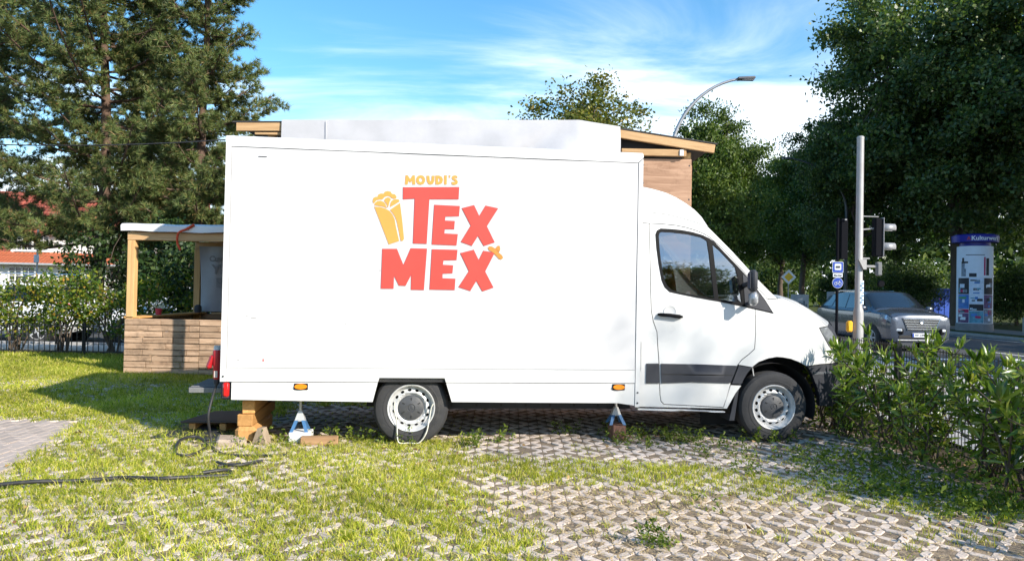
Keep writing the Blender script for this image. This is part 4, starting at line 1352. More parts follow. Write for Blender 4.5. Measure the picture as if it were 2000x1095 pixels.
def catmull(pts, k=8):
    P_ = [Vector(p) for p in pts]
    out = []
    for i in range(len(P_) - 1):
        p0, p1, p2, p3 = P_[max(i - 1, 0)], P_[i], P_[i + 1], P_[min(i + 2, len(P_) - 1)]
        for j in range(k):
            t = j / k
            out.append(.5 * ((2 * p1) + (-p0 + p2) * t + (2 * p0 - 5 * p1 + 4 * p2 - p3) * t * t + (-p0 + 3 * p1 - 3 * p2 + p3) * t ** 3))
    out.append(P_[-1])
    return out
m_cable = M('black_cable', (.022, .022, .024), .55, var=.2, scale=10, dirt=(.16, .14, .10), dirt_amt=.5, dirt_scale=15)
a0 = Vector(truck_pt(-1.755, .10, .555))
gp = lambda u: (u[0], u[1], .022)
cp = [a0, a0 + Vector((-.03, -.02, -.13)), a0 + Vector((-.045, -.06, -.30))]
cg = [(-2.739,6.820),(-2.690,6.563),(-2.703,6.301),(-2.795,6.294),(-2.884,6.424),(-2.954,6.668),(-2.862,6.808),(-2.670,6.650),(-2.423,6.344),(-2.070,6.335),(-1.905,6.369)]
cp += [Vector((x, y, .022 + (.05 if 4 < i < 7 else 0))) for i, (x, y) in enumerate(cg)]
q = MB(); q.tube(catmull(cp), .0125, 8); 
tag(q.build('power_cable', m_cable, smooth=60), 'black power cable hanging from the red plug and looped on the grass', 'cable')
cg = [(-3.743,5.158),(-3.401,5.289),(-3.149,5.419),(-2.870,5.527),(-2.564,5.448),(-2.352,5.566),(-2.130,5.689),(-2.192,5.747),(-2.333,5.658)]
q = MB(); q.tube(catmull([(x, y, .03 + .014 * math.sin(i * 1.9)) for i, (x, y) in enumerate(cg)]), .0145, 8)
tag(q.build('ground_cable', m_cable, smooth=60), 'long black cable lying across the grass at the left', 'cable')
for k, (cg, lab) in enumerate([([(-2.309,5.902),(-2.219,5.977),(-2.125,6.002),(-2.031,6.115)], 'upper short black cable end in the grass before the tail'), ([(-2.356,6.000),(-2.234,5.908),(-2.135,5.915),(-2.042,6.061)], 'lower short black cable end in the grass before the tail')]):
    q = MB(); q.tube(catmull([(x, y, .03 + .01 * k) for x, y in cg]), .012, 8)
    tag(q.build('cable_piece', m_cable, smooth=60), lab, 'cable')
# pale cord looped through the rear wheel
wp = [(-0.124,0.397),(-0.127,0.324),(-0.101,0.218),(-0.094,0.084),(-0.073,-0.003),(0.023,-0.018),(0.109,-0.004),(0.174,0.106),(0.201,0.227),(0.218,0.339),(0.236,0.382)]
q = MB(); q.tube(catmull([truck_pt(s_, .052 - (.02 if 2 < i < 8 else 0), max(z, .018)) for i, (s_, z) in enumerate(wp)]), .007, 6)
tag(q.build('wheel_cord', M('pale_cord', (.62, .60, .52), .7, var=.15, scale=20), smooth=60), 'pale cord threaded through the rear wheel rim', 'cord')

# ------------------------------------------------------------------ wooden stall on the left
HX0, HX1, HY0, HY1 = -6.26, -2.5, 12.0, 14.65
hut = thing('wooden_stall', 'open wooden market stall with plank counter and white sheeted roof', 'stall', (HX0, HY0, 0))
W_, D_ = HX1 - HX0, HY1 - HY0
zc = .90
for (x, y) in ((.065, .06), (W_ - .065, .06), (.065, D_ - .06), (W_ - .065, D_ - .06), (1.9, D_ - .06)):
    beam('post', (x, y, 1.084), (.12, .12, 2.168), w_pineZ, hut)
beam('roof_beam', (W_ / 2, .045, 2.235), (W_, .09, .13), w_pine, hut)
beam('roof_beam', (W_ / 2, D_ - .045, 2.235), (W_, .09, .13), w_pine, hut)
for x in (.045, W_ - .045):
    beam('roof_beam', (x, D_ / 2, 2.36), (.09, D_ - .2, .12), w_pineY, hut)
for k in range(5):
    beam('rafter', (.6 + k * .62, D_ / 2, 2.35), (.06, D_ - .2, .10), w_pineY, hut)
q = MB(); nx = 36
vv, ff = [], []
for i in range(nx + 1):
    u = i / nx
    x = -.07 + (W_ + .14) * u
    zt = 2.435 + .004 * math.sin(u * 21) + .004 * math.sin(u * 47)
    zb = 2.31 + .006 * math.sin(u * 13 + 1) + .005 * math.sin(u * 33) + (.05 if .42 < u < .60 else 0) * math.sin((u - .42) / .18 * math.pi)
    ys = -.085 + .012 * math.sin(u * 29)
    vv += [(x, ys + .01, zb), (x, ys, zt - .03), (x, ys + .05, zt), (x, D_ + .1, zt + .02), (x, D_ + .14, zb)]
for i in range(nx):
    for k in range(4):
        a = i * 5 + k
        ff.append((a, a + 5, a + 6, a + 1))
q.add(vv, ff)
rs = q.build('roof_sheet', M('white_sheeting', (.72, .72, .72), .5, var=.08, scale=3, bump=.3, bscale=9), hut, smooth=50, fix=False)
# plank walls, board by board
rows = 9
rh = (zc - .015) / rows
for r_ in range(rows):
    z = .012 + rh * (r_ + .5)
    x = 0.0
    cuts = [0.0]
    while cuts[-1] < W_ - .5:
        cuts.append(min(W_, cuts[-1] + float(rng.uniform(.42, .72)) * (.6 if len(cuts) == 1 and r_ % 2 else 1)))
    cuts = sorted(set([c for c in cuts if abs(c - 1.215) > .16 and c < W_ - .3] + [1.215, W_]))
    for ln in [b - a for a, b in zip(cuts, cuts[1:])]:
        beam('plank', (x + ln / 2, -.012 + rng.normal(0, .003), z + rng.normal(0, .0015)), (ln - .007, .022, rh - .011), w_plank, hut, ch=.003)
        x += ln
    beam('plank', (-.012, D_ / 2, z), (.022, D_ - .05, rh - .011), w_plank, hut, ch=.003)
for r_ in range(rows):
    z = .012 + rh * (r_ + .5)
    beam('plank', (W_ / 2, D_ + .012, z), (W_ - .05, .022, rh - .011), w_plank, hut, ch=.003)
beam('counter_top', (.0 + .10, D_ / 2, zc + .015), (.26, D_, .03), w_pineY, hut)
beam('counter_top', (W_ / 2 + .2, D_ - .08, zc + .015), (W_ - .4, .28, .03), w_pine, hut)
beam('counter_top', (W_ / 2, .05, zc - .02), (W_ - .03, .10, .03), w_plank, hut)
# banner hung at the back
q = MB()
vv, ff = [], []
for i in range(9):
    for j in range(9):
        u, v = i / 8, j / 8
        vv.append((.02 + .95 * u + .05 * v * (1 - u), .05 * math.sin(u * 9 + v * 3), 2.22 - 1.27 * v))
for i in range(8):
    for j in range(8):
        a = i * 9 + j
        ff.append((a, a + 9, a + 10, a + 1))
q.add(vv, ff)
ban = q.build('banner', M('grey_translucent_sheet', (.24, .25, .28), .5, var=.15, scale=3), smooth=60, loc=(-6.16, 14.48, 0), fix=False)
tag(ban, 'grey printed sheet hanging at the back of the wooden stall', 'banner')
m_faint = M('faint_print', (.16, .165, .19), .6)
for tx, zz_, sz in (('YE', 1.76, .26), ('E', 1.50, .26), ('Cuvee', 1.97, .15)):
    text_mesh('print', tx, sz, m_faint, ban, (.45, -.075, zz_), (rad(90), 0, 0), offset=.006)
# red strap over the roof edge
q = MB(); q.tube(catmull([(-5.14, 11.905, 2.43), (-5.25, 11.895, 2.36), (-5.36, 11.89, 2.31), (-5.40, 11.90, 2.25), (-5.41, 11.93, 2.12), (-5.36, 11.93, 2.02)]), [.022] * 8 + [.018] * 33, 6)
tag(q.build('red_strap', M('red_fabric', (.62, .07, .02), .7, var=.25, scale=20), smooth=60), 'bright red strap tied over the stall roof edge', 'strap')
# small goods on the counter
def pot(x, y, z, label, cm, fm):
    t = thing('flower_pot', label, 'flower pot', (x, y, z))
    q = MB(); q.lathe([(0, 0), (.045, 0), (.06, .11), (.054, .11), (.05, .09), (0, .09)], 14); q.build('pot', cm, t, smooth=40)
    Pp = np.zeros((40, 3)) + np.array([0, 0, .12]); Pp += rng.normal(0, .05, (40, 3)); Pp[:, 2] = np.abs(Pp[:, 2] - .1) + .1
    V, F_ = leaf_arrays(Pp, .06, .035, rng, up=.6)
    link('flowers', np_mesh('flowers', V, F_), fm, t)
pot(HX0 + .11, 12.9, zc + .03, 'small red pot with white flowers on the stall counter', M('pot_red', (.5, .03, .05), .5), LEAF('white_petal', [(0, (.6, .6, .6)), (1, (.8, .8, .8))], .3))
q = MB(); q.lathe([(0, 0), (.06, 0), (.07, .05), (.065, .12), (.03, .15), (0, .15)], 16)
tag(q.build('dark_pot', m_plast, smooth=40, loc=(HX0 + .20, 14.30, zc + .03)), 'dark rounded pot on the far corner of the stall counter', 'pot')

# ------------------------------------------------------------------ roofed lean-to behind the truck
SY = 10.2
lean = thing('timber_shed', 'tall plywood shed with sloping roof standing right behind the truck', 'shed', (0, SY, 0))
TOP = [(-3.85, 3.715), (.88, 3.80), (2.765, 3.535)]
def topz(x):
    for (x0, z0), (x1, z1) in zip(TOP, TOP[1:]):
        if x <= x1:
            return z0 + (z1 - z0) * (x - x0) / (x1 - x0)
    return TOP[-1][1]
for (xa, xb) in ((-3.85, .88), (.88, 2.765)):
    za, zb = topz(xa), topz(xb)
    L_ = math.hypot(xb - xa, zb - za)
    th_ = math.atan2(zb - za, xb - xa)
    beam('fascia', ((xa + xb) / 2, .0, (za + zb) / 2 - .062), (L_ - .002, .05, .115), w_pine, lean, rot=(0, -th_, 0))
q = MB()
pl = [(-3.9, topz(-3.9)), (.88, 3.80), (2.80, topz(2.80))]
q.prism([(x, z) for x, z in pl] + [(x, z + .018) for x, z in pl[::-1]], -.028, 3.2, 'XZ')
q.build('roof', m_felt, lean)
beam('wall_plate', (1.93, .035, 3.415), (.90, .06, .095), w_pine, lean)
beam('plate_end', (2.31, -.005, 3.412), (.055, .02, .085), M('white_plate', (.75, .75, .73), .5), lean)
beam('post', (2.42, .16, 1.72), (.10, .10, 3.44), w_pineZ, lean)
beam('post', (-3.4, .16, 1.80), (.10, .10, 3.58), w_pineZ, lean)
beam('post', (-3.4, 3.0, 1.80), (.10, .10, 3.6), w_pineZ, lean)
beam('post', (2.42, 3.0, 1.72), (.10, .10, 3.44), w_pineZ, lean)
beam('plywood_sheet', (2.10, .085, 1.68), (.735, .018, 3.32), w_ply, lean, ch=.002)
for k in range(5):
    beam('plywood_sheet', (1.355 - .742 * k, .085, 1.68), (.735, .018, 3.32), w_ply, lean, ch=.002)  # sheets added out of view to block light and darken the truck's underside
beam('plywood_sheet', (2.485, 1.6, 1.68), (.018, 2.9, 3.32), w_ply, lean, ch=.002)
for (x, z) in ((2.44, 2.78), (1.80, 3.0), (1.80, 3.25), (2.44, 3.25)):
    q = MB(); q.lathe([(0, -.002), (.010, -.001), (.012, .0)], 8, 'Y', (x, .075, z)); q.build('screw', m_plast, lean)
q = MB(); q.prism([(.95, 3.46), (2.3, 3.46), (2.3, 3.50), (.95, 3.66)], .10, .12, 'XZ'); q.build('gap_shade', m_black, lean)  # black sheet standing in for the shade in the open gap
beam('side_rail', (-3.0, .02, 3.575), (1.2, .04, .04), w_pine, lean)
# tarpaulin draped over the front edge
tx0, tx1 = -3.21, 1.45
q = MB()
nx, nz_ = 90, 14
vv, ff = [], []
for i in range(nx + 1):
    u = i / nx
    x = tx0 + (tx1 - tx0) * u
    for j in range(nz_ + 1):
        v = j / nz_
        z = topz(x) + .03 - (.86) * v
        y = -.055 - .015 * math.sin(u * 40) * v - .17 * abs(math.sin((u * 11 + v * 2.9))) ** .8 * smoothstep(.50, .85, np.float64(u)) * min(1, v * 1.6) - .03 * v
        d_ = x - .88
        y += .05 * (abs(d_) - .0 if abs(d_) < .12 else .12) - .006
        vv.append((x, float(y), z))
for i in range(nx):
    for j in range(nz_):
        a = i * (nz_ + 1) + j
        ff.append((a, a + nz_ + 1, a + nz_ + 2, a + 1))
o_ = len(vv)
for i in range(nx + 1):
    x = tx0 + (tx1 - tx0) * i / nx
    vv.append((x, .9, topz(x) + .045))
for i in range(nx):
    ff.append((i * (nz_ + 1), o_ + i, o_ + i + 1, (i + 1) * (nz_ + 1)))
q.add(vv, ff)
tp = q.build('tarpaulin', m_tarp, smooth=60, loc=(0, SY, 0), fix=False)
tag(tp, 'white tarpaulin draped over the roof edge behind the truck', 'tarpaulin')
q = MB(); q.box((-2.59, -.075, 3.45), (.006, .006, .60)); q.box((.885, -.062, 3.5), (.012, .01, .62))
q.build('seam', M('tarp_seam', (.55, .55, .57), .6), tp)

# overhead wire on the left
q = MB(); q.tube([(-14.5 + 12 * t, 14.0, 4.35 - .42 * (1 - (2 * t - 1) ** 2) + .25 * t) for t in [i / 24 for i in range(25)]], .012, 5)
tag(q.build('overhead_wire', m_cable), 'thin dark wire strung across in front of the pines', 'wire')

# ------------------------------------------------------------------ fences
m_wire = M('black_fence_wire', (.012, .013, .013), .5, var=.1)
def mesh_fence(name, label, loc, rz, length, height, pitch, rows_, wr, post_every=2.5):
    t = thing(name, label, 'fence', loc, rz)
    q = MB(); q.box((0, 0, height / 2 + .02), (wr, wr, height - .04)); me = None
    n_ = int(length / pitch)
    for k in range(n_ + 1):
        if me is None:
            ob = q.build('wire', m_wire, t); me = ob.data
        else:
            ob = link('wire', me, None, t)
        ob.location = (k * pitch, 0, 0)
    for r_ in rows_:
        for sgn in (-1, 1):
            q2 = MB(); q2.box((length / 2, sgn * wr, r_), (length, wr, wr * 1.25)); q2.build('cross_wire', m_wire, t)
    k = 0
    while k * post_every <= length + .01:
        q2 = MB(); q2.box((k * post_every, .04, height / 2), (.05, .05, height + .06), ch=.004); q2.build('post', m_wire, t); k += 1
    return t
mesh_fence('mesh_fence', 'black wire mesh fence behind the glossy shrubs on the right', (4.12, 3.4, .0), rad(90), 6.6, .98, .05, (.05, .25, .45, .65, .85, .96), .006, 2.2)
mesh_fence('bar_fence', 'low black bar fence under the hedge on the left', (-13.0, 15.05, .0), 0, 8.6, .62, .11, (.06, .58), .014, 2.15)

# ------------------------------------------------------------------ traffic signals and signs
m_galv = M('galvanised_pole', (.34, .335, .33), .5, metal=.15, var=.14, scale=5, dirt=(.30, .27, .24), dirt_amt=.5, dirt_scale=7)
m_sig = M('signal_black', (.006, .0065, .009), .8, spec=.08, var=.1)
m_visor = M('signal_visor', (.30, .30, .31), .35, metal=.2, var=.1)
px_, py_ = 5.30, 11.3
tl = thing('signal_pole', 'tall grey signal pole with black traffic light heads near the truck nose', 'traffic light', (px_, py_, 0))
q = MB(); q.lathe([(.074, 0), (.074, 1.22), (.070, 1.27), (.055, 1.32), (.051, 3.88), (.053, 3.88), (.053, 3.915), (.04, 3.93), (0, 3.93)], 24)
q.build('pole', m_galv, tl, smooth=35)
def head(parent, x, y, z, w, h, rz, n_l, visor_l):
    q = MB(); q.box((0, 0, 0), (w, .13, h), ch=.012); hd = q.build('signal_head', m_sig, parent, loc=(x, y, z), rot=(0, 0, rz))
    q = MB(); q.box((w / 2 + .004, 0, 0), (.010, .17, h + .02), ch=.003); q.build('backboard', m_visor, hd)
    for k in range(n_l):
        zz_ = (n_l / 2 - .5 - k) * (h / n_l)
        q = MB()
        N2 = 14; vv, ff = [], []
        for i in range(N2 + 1):
            a = rad(-35) + rad(250) * i / N2
            for (xx, rr) in ((w / 2 + .008, .070), (w / 2 + visor_l, .066)):
                vv.append((xx, rr * math.cos(a), zz_ + rr * math.sin(a)))
        for i in range(N2):
            ff.append((2 * i, 2 * i + 2, 2 * i + 3, 2 * i + 1))
        q.add(vv, ff)
        vo_ = q.build('visor', m_visor, hd, smooth=60, fix=False)
        md = vo_.modifiers.new('thickness', 'SOLIDIFY'); md.thickness = .004
        q = MB(); q.lathe([(0, w / 2 + .012), (.062, w / 2 + .006)], 18, 'X', (0, 0, zz_)); q.build('lens', m_trim, hd)
    return hd
head(tl, .275, 0, 2.385, .115, .58, 0, 2, .20)
for pa, pb_, r_ in (((.04, 0, 2.705), (.29, 0, 2.70), .009), ((.04, 0, 2.50), (.22, 0, 2.52), .012), ((.04, 0, 2.06), (.16, 0, 2.06), .014), ((.04, 0, 1.94), (.28, 0, 1.94), .020)):
    q = MB(); q.tube([pa, pb_], r_, 6); q.build('bracket', m_galv, tl)
q = MB(); q.prism([(-.045, .09), (.075, .09), (.075, -.06), (.03, -.06)], -.09, -.055, 'XZ'); q.build('clamp', m_galv, tl, loc=(0, 0, 1.95))
q = MB(); q.box((.30, .0, 1.90), (.075, .09, .20), ch=.015); q.box((.30, 0, 1.995), (.065, .07, .03)); q.build('small_signal', M('signal_grey', (.13, .135, .14), .5), tl)
q = MB(); q.lathe([(0, -.03), (.045, -.03), (.05, .02), (0, .02)], 14, 'Y', (.34, 0, 1.68)); q.build('sounder', m_sig, tl)
q = MB(); q.box((-.145, -.02, 1.02), (.085, .08, .17), ch=.02); q.build('push_button', M('signal_yellow', (.78, .40, .015), .4, var=.08), tl, smooth=40)
# stickers wrapped on the pole
m_stk = M('sticker_white', (.62, .70, .74), .5, var=.25, scale=40)
for z0, z1 in ((1.72, 1.545), (1.53, 1.36)):
    q = MB(); vv, ff = [], []
    for i in range(9):
        a = rad(-150) + rad(105) * i / 8
        for z in (z0, z1):
            vv.append((.057 * math.cos(a) + .018, .057 * math.sin(a), z))
    for i in range(8):
        ff.append((2 * i, 2 * i + 1, 2 * i + 3, 2 * i + 2))
    q.add(vv, ff); so_ = q.build('sticker', m_stk, tl, smooth=60)
    for k in range(4):
        q = MB(); q.box((.015 + .018 * (k % 2), -.0595, z1 + .03 + .034 * k), (.028, .003, .018)); q.build('sticker_print', M('sticker_blue', (.04, .16, .32), .5), so_)

# bus stop and cycle path signs with a second signal further back
sx_, sy_ = 8.18, 18.6
bs = thing('sign_post', 'dark post carrying bus stop and blue cycle path signs behind the silver car', 'sign post', (sx_, sy_, 0))
q = MB(); q.tube([(0, 0, 0), (0, 0, 3.45)], .035, 10); q.build('pole', m_sig, bs, smooth=60)
q = MB(); q.box((.145, 0, 2.92), (.17, .14, 1.02), ch=.012); q.build('signal_head', m_sig, bs)
q = MB(); q.box((.15, -.11, 3.40), (.05, .02, .03)); q.build('signal_clip', m_visor, bs)
m_bl = M('sign_blue', (.012, .055, .36), .4, var=.05)
m_sw = M('sign_white', (.62, .66, .70), .4, var=.05)
def plate(name, parent, x, y, z, w, h, mat, r_=.02):
    pl_ = [(x + sx * (w / 2 - r_) + r_ * math.cos(a), z + sz * (h / 2 - r_) + r_ * math.sin(a)) for sx, sz, a0_ in ((1, 1, 0), (-1, 1, 90), (-1, -1, 180), (1, -1, 270)) for a in [rad(a0_ + 30 * k) for k in range(4)]]
    return panel(name, pl_, mat, parent, flat(y), thick=.006, step=1.0)
s1_ = plate('bus_sign', bs, -.01, -.060, 2.205, .255, .255, m_bl)
plate('sign_border', s1_, -.01, -.057, 2.205, .275, .275, m_sw)
plate('sign_field', s1_, -.01, -.064, 2.215, .165, .16, m_sw)
q = MB(); q.box((-.01, -.073, 2.215), (.10, .004, .045)); q.build('bus_symbol', M('sign_black', (.02, .02, .025), .5), s1_)
s2_ = plate('text_plate', bs, -.01, -.060, 2.005, .24, .095, m_sw, .008)
text_mesh('sign_text', 'Bus frei', .062, MATS['sign_black'], s2_, (-.01, -.066, 2.003), (rad(90), 0, 0), offset=.002)
def disc(name, parent, x, y, z, r_, mat):
    return panel(name, [(x + r_ * math.cos(i * math.pi / 16), z + r_ * math.sin(i * math.pi / 16)) for i in range(32)], mat, parent, flat(y), thick=.006, step=1.0)
s3_ = disc('cycle_sign', bs, -.01, -.060, 1.815, .126, m_bl)
disc('sign_border', s3_, -.01, -.057, 1.815, .134, m_sw)
q = MB()
for cx in (-.055, .050):
    q.tube([(cx - .01 + .036 * math.cos(t), -.068, 1.795 + .036 * math.sin(t)) for t in [i * math.pi / 8 for i in range(17)]], .005, 5)
q.tube([(-.065, -.068, 1.795), (-.03, -.068, 1.85), (.03, -.068, 1.85), (-.005, -.068, 1.795), (-.065, -.068, 1.795)], .005, 5)
q.tube([(.04, -.068, 1.795), (.025, -.068, 1.87), (.045, -.068, 1.875)], .005, 5)
q.build('cycle_symbol', m_sw, s3_)

# priority road sign
pp = [(14.956,40.000,2.500)][0]
ps = thing('priority_sign', 'yellow diamond priority road sign on a thin post', 'road sign', (pp[0], pp[1], -.02))
q = MB(); q.tube([(0, 0, 0), (0, 0, pp[2])], .03, 8); q.build('post', m_galv, ps, smooth=60)
def dia(r_, y, mat, name, par):
    return panel(name, [(r_, pp[2]), (0, pp[2] + r_), (-r_, pp[2]), (0, pp[2] - r_)], mat, par, flat(y), thick=.006, step=2)
d1 = dia(.41, -.04, M('priority_white', (.78, .78, .76), .4), 'plate', ps)
dia(.25, -.046, M('priority_yellow', (.85, .50, .02), .4), 'yellow_field', d1)

# poster boards on the far verge
m_pb = [M('poster_pale', (.55, .60, .66), .6, var=.15, scale=4), M('poster_slate', (.12, .16, .22), .6, var=.5, scale=5)]
def board(name, label, u0, w, z0, h, Y, cat='poster board'):
    t = thing(name, label, cat, (u0, Y, .07), 0, 'poster boards on the far verge')
    q = MB(); q.box((0, 0, z0 + h / 2), (w, .03, h), ch=.006); b_ = q.build('panel', m_pb[0], t)
    for k in range(7):
        q = MB(); q.box((-w * .36 + w * .72 * (k / 6), -.018, z0 + h * (.22 + .12 * (k % 2))), (w * .08, .006, h * (.22 + .1 * (k % 3)))); q.build('poster_print', m_pb[1], b_)
    for s_ in (-1, 1):
        q = MB(); q.tube([(s_ * w * .4, .03, 0), (s_ * w * .4, .03, z0 + h * .9)], .02, 6); q.build('leg', m_galv, t)
bp = [(19.479,50.000,1.110)][0]
board('poster_board', 'pale poster board on legs left of the silver car', bp[0], 1.2, .55, .95, 50)
bp = [(20.082,46.000,1.499)][0]
board('poster_board', 'bluish poster board seen just above the silver car roof', bp[0], .95, .95, .75, 46)

# street lamps
m_lamp = M('lamp_grey', (.34, .35, .37), .4, metal=.5, var=.1, scale=4)
def lamp(label, x, y, z0, h, reach, side, arm_h, r0=.075, mat=None, headl=.55):
    t = thing('street_lamp', label, 'street lamp', (x, y, z0), 0, 'street lamps along the road')
    mat = mat or m_lamp
    pts = [(0, 0, 0), (0, 0, h - arm_h)]
    for i in range(1, 15):
        a = i / 14 * math.pi / 2 * .90
        pts.append((side * reach * (1 - math.cos(a)) / (1 - math.cos(math.pi / 2 * .9)), 0, h - arm_h + arm_h * math.sin(a) / math.sin(math.pi / 2 * .9)))
    q = MB(); q.tube(pts, [r0, r0 * .8] + [r0 * (.72 - .3 * i / 14) for i in range(14)], 10); q.build('mast', mat, t, smooth=60)
    q = MB(); q.box((side * (reach + headl / 2 - .05), 0, h + .02), (headl, .24, .085), ch=.03, rot=Matrix.Rotation(rad(-4 * side), 3, 'Y')); hd = q.build('lantern', M('lantern_dark', (.10, .10, .11), .45), t, smooth=40)
    q = MB(); q.box((side * (reach + headl / 2), 0, h - .028), (headl * .7, .18, .012)); q.build('lantern_glass', m_clear, hd)
lamp('curved grey street lamp rising behind the shed roof', 4.75, 22.5, 0, 8.05, 2.05, 1, 2.6, .085)
m_dk = M('lamp_dark', (.07, .075, .08), .5, metal=.3)
lamp('dark curved street lamp against the trees behind the signal pole', 18.95, 42.0, .07, 9.2, 3.2, -1, 3.0, .10, m_dk)
lamp('far dark curved street lamp above the truck windscreen', 18.7, 66.0, .07, 9.2, 2.6, -1, 3.0, .10, m_dk)
# slim lamp in front of the house
lp = [(-25.707,40.000,4.777)][0]
t = thing('slim_lamp', 'slim grey lamp post with white box before the house', 'street lamp', (lp[0], lp[1], -.03))
q = MB(); q.tube([(0, 0, 0), (0, 0, lp[2] - .4), (-.12, 0, lp[2] - .08), (-.7, 0, lp[2])], [.05, .045, .04, .035], 8); q.build('mast', m_lamp, t, smooth=60)
q = MB(); q.box((-1.0, 0, lp[2] + .02), (.65, .2, .08), ch=.03); q.build('lantern', m_lamp, t)
q = MB(); q.box((.0, -.08, 2.72), (.28, .06, .42), ch=.02); q.build('white_box', m_sw, t)

# advertising column
ac = [(20.651,33.000,1.107)][0]
acr = .70
col_o = thing('advertising_column', 'round poster column with blue top ring across the road', 'advertising column', (ac[0], 33.0, .07))
rng = np.random.default_rng(31)
q = MB(); q.lathe([(acr + .03, 0), (acr + .03, .30), (acr, .34), (0, .34)], 40); q.build('plinth', M('column_base', (.20, .20, .21), .8, var=.2, scale=6), col_o, smooth=35)
q = MB(); q.lathe([(acr, .34), (acr, 3.74), (0, 3.74)], 48); q.build('drum', M('column_white', (.72, .78, .88), .6, var=.08, scale=3), col_o, smooth=35)
q = MB(); q.lathe([(acr - .1, 3.74), (acr - .1, 3.92), (acr + .20, 3.92), (acr + .22, 4.20), (acr + .1, 4.26), (0, 4.30)], 48); rg = q.build('top_ring', M('ring_blue', (.010, .018, .30), .4, var=.1, scale=3), col_o, smooth=30)
FRONT = math.atan2(-33.0, -ac[0])       # side of the drum that faces the yard
def wrap(name, a0_, a1_, z0, z1, r_, mat, parent):
    q = MB(); vv, ff = [], []
    n_ = max(2, int(abs(a1_ - a0_) / .08))
    for i in range(n_ + 1):
        a = FRONT + a0_ + (a1_ - a0_) * i / n_
        for z in (z0, z1):
            vv.append((r_ * math.cos(a), r_ * math.sin(a), z))
    for i in range(n_):
        ff.append((2 * i, 2 * i + 2, 2 * i + 3, 2 * i + 1))
    q.add(vv, ff)
    return q.build(name, mat, parent, smooth=60)
pc = {k: M('poster_' + k, c, .6, var=v, scale=s_) for k, c, v, s_ in (
    ('cream', (.72, .78, .88), .06, 3), ('ink', (.022, .024, .032), .4, 8), ('sky', (.06, .20, .55), .4, 4), ('paper', (.60, .70, .85), .2, 9),
    ('crimson', (.42, .02, .10), .2, 5), ('teal', (.10, .30, .42), .5, 7), ('plum', (.13, .07, .16), .7, 12), ('mixed', (.20, .24, .30), .8, 14), ('green', (.08, .30, .10), .2, 5))}
p1 = wrap('poster', -.80, 1.30, 2.35, 3.40, acr + .006, pc['cream'], col_o)
wrap('poster_figure', -.78, -.48, 2.40, 2.74, acr + .012, pc['mixed'], p1)
wrap('poster_figure', -.78, -.56, 2.74, 2.98, acr + .012, pc['mixed'], p1)
wrap('poster_figure', -.78, -.36, 2.98, 3.06, acr + .012, pc['ink'], p1)
wrap('poster_figure', -.74, -.60, 3.06, 3.22, acr + .012, pc['ink'], p1)
wrap('poster_figure', -.30, .10, 2.38, 2.54, acr + .012, pc['ink'], p1)
wrap('poster_figure', -.5, .55, 3.33, 3.36, acr + .012, pc['ink'], p1)
wrap('poster_figure', .50, .60, 2.45, 3.25, acr + .012, pc['crimson'], p1)
wrap('poster_figure', .64, .84, 2.45, 3.2, acr + .012, pc['ink'], p1)
for a0_, a1_, z0, z1, k in ((-1.05, -.30, 1.62, 2.33, 'ink'), (-.28, .50, 2.05, 2.33, 'paper'), (-.28, .50, 1.62, 2.03, 'paper'), (.52, 1.2, 1.62, 2.33, 'ink'),
                            (-1.05, -.30, .98, 1.60, 'sky'), (-.28, .50, 1.20, 1.60, 'paper'), (-.28, .50, .90, 1.18, 'ink'), (.52, 1.2, 1.0, 1.60, 'plum'),
                            (-1.05, -.30, .80, .96, 'crimson'), (-1.05, -.30, .36, .78, 'plum'), (-.28, .50, .36, .88, 'teal'), (.52, 1.2, .36, .98, 'mixed')):
    po = wrap('poster', a0_, a1_, z0, z1, acr + .007, pc[k], col_o)
    for kk in range(4):
        f0, g0 = rng.uniform(.06, .55), rng.uniform(.06, .62)
        f1, g1 = min(.94, f0 + rng.uniform(.18, .45)), min(.94, g0 + rng.uniform(.10, .30))
        wrap('poster_print', a0_ + (a1_ - a0_) * f0, a0_ + (a1_ - a0_) * f1, z0 + (z1 - z0) * g0, z0 + (z1 - z0) * g1, acr + .010 + .002 * kk,
             pc[['paper', 'crimson', 'mixed', 'sky', 'cream', 'teal', 'ink', 'plum'][int(rng.integers(8))] if k != 'paper' else ['ink', 'mixed', 'sky', 'teal'][kk]], po)
wrap('poster_print', -.95, -.45, 1.42, 1.50, acr + .013, pc['green'], po)
text_mesh('ring_text', 'Kulturwerk', .26, M('ring_letters', (.75, .78, .85), .5), rg, (math.cos(FRONT + .50) * (acr + .235), math.sin(FRONT + .50) * (acr + .235), 4.06), (rad(90), 0, FRONT + .50 + math.pi / 2), offset=.006, bend=acr + .23)
text_mesh('ring_mark', 'A', .2, M('ring_red', (.5, .03, .08), .5), rg, (math.cos(FRONT - .25) * (acr + .235), math.sin(FRONT - .25) * (acr + .235), 4.06), (rad(90), 0, FRONT - .25 + math.pi / 2), offset=.006)
# short bollard
bpos = [(21.916,33.000,0.217)][0]
q = MB(); q.lathe([(.13, 0), (.13, .60), (.10, .66), (0, .68)], 14)
bo = q.build('bollard', M('bollard_grey', (.34, .33, .30), .8, var=.2, scale=8), smooth=35, loc=(bpos[0], 31.5, .07))
tag(bo, 'short pale bollard in the grass right of the poster column', 'bollard')
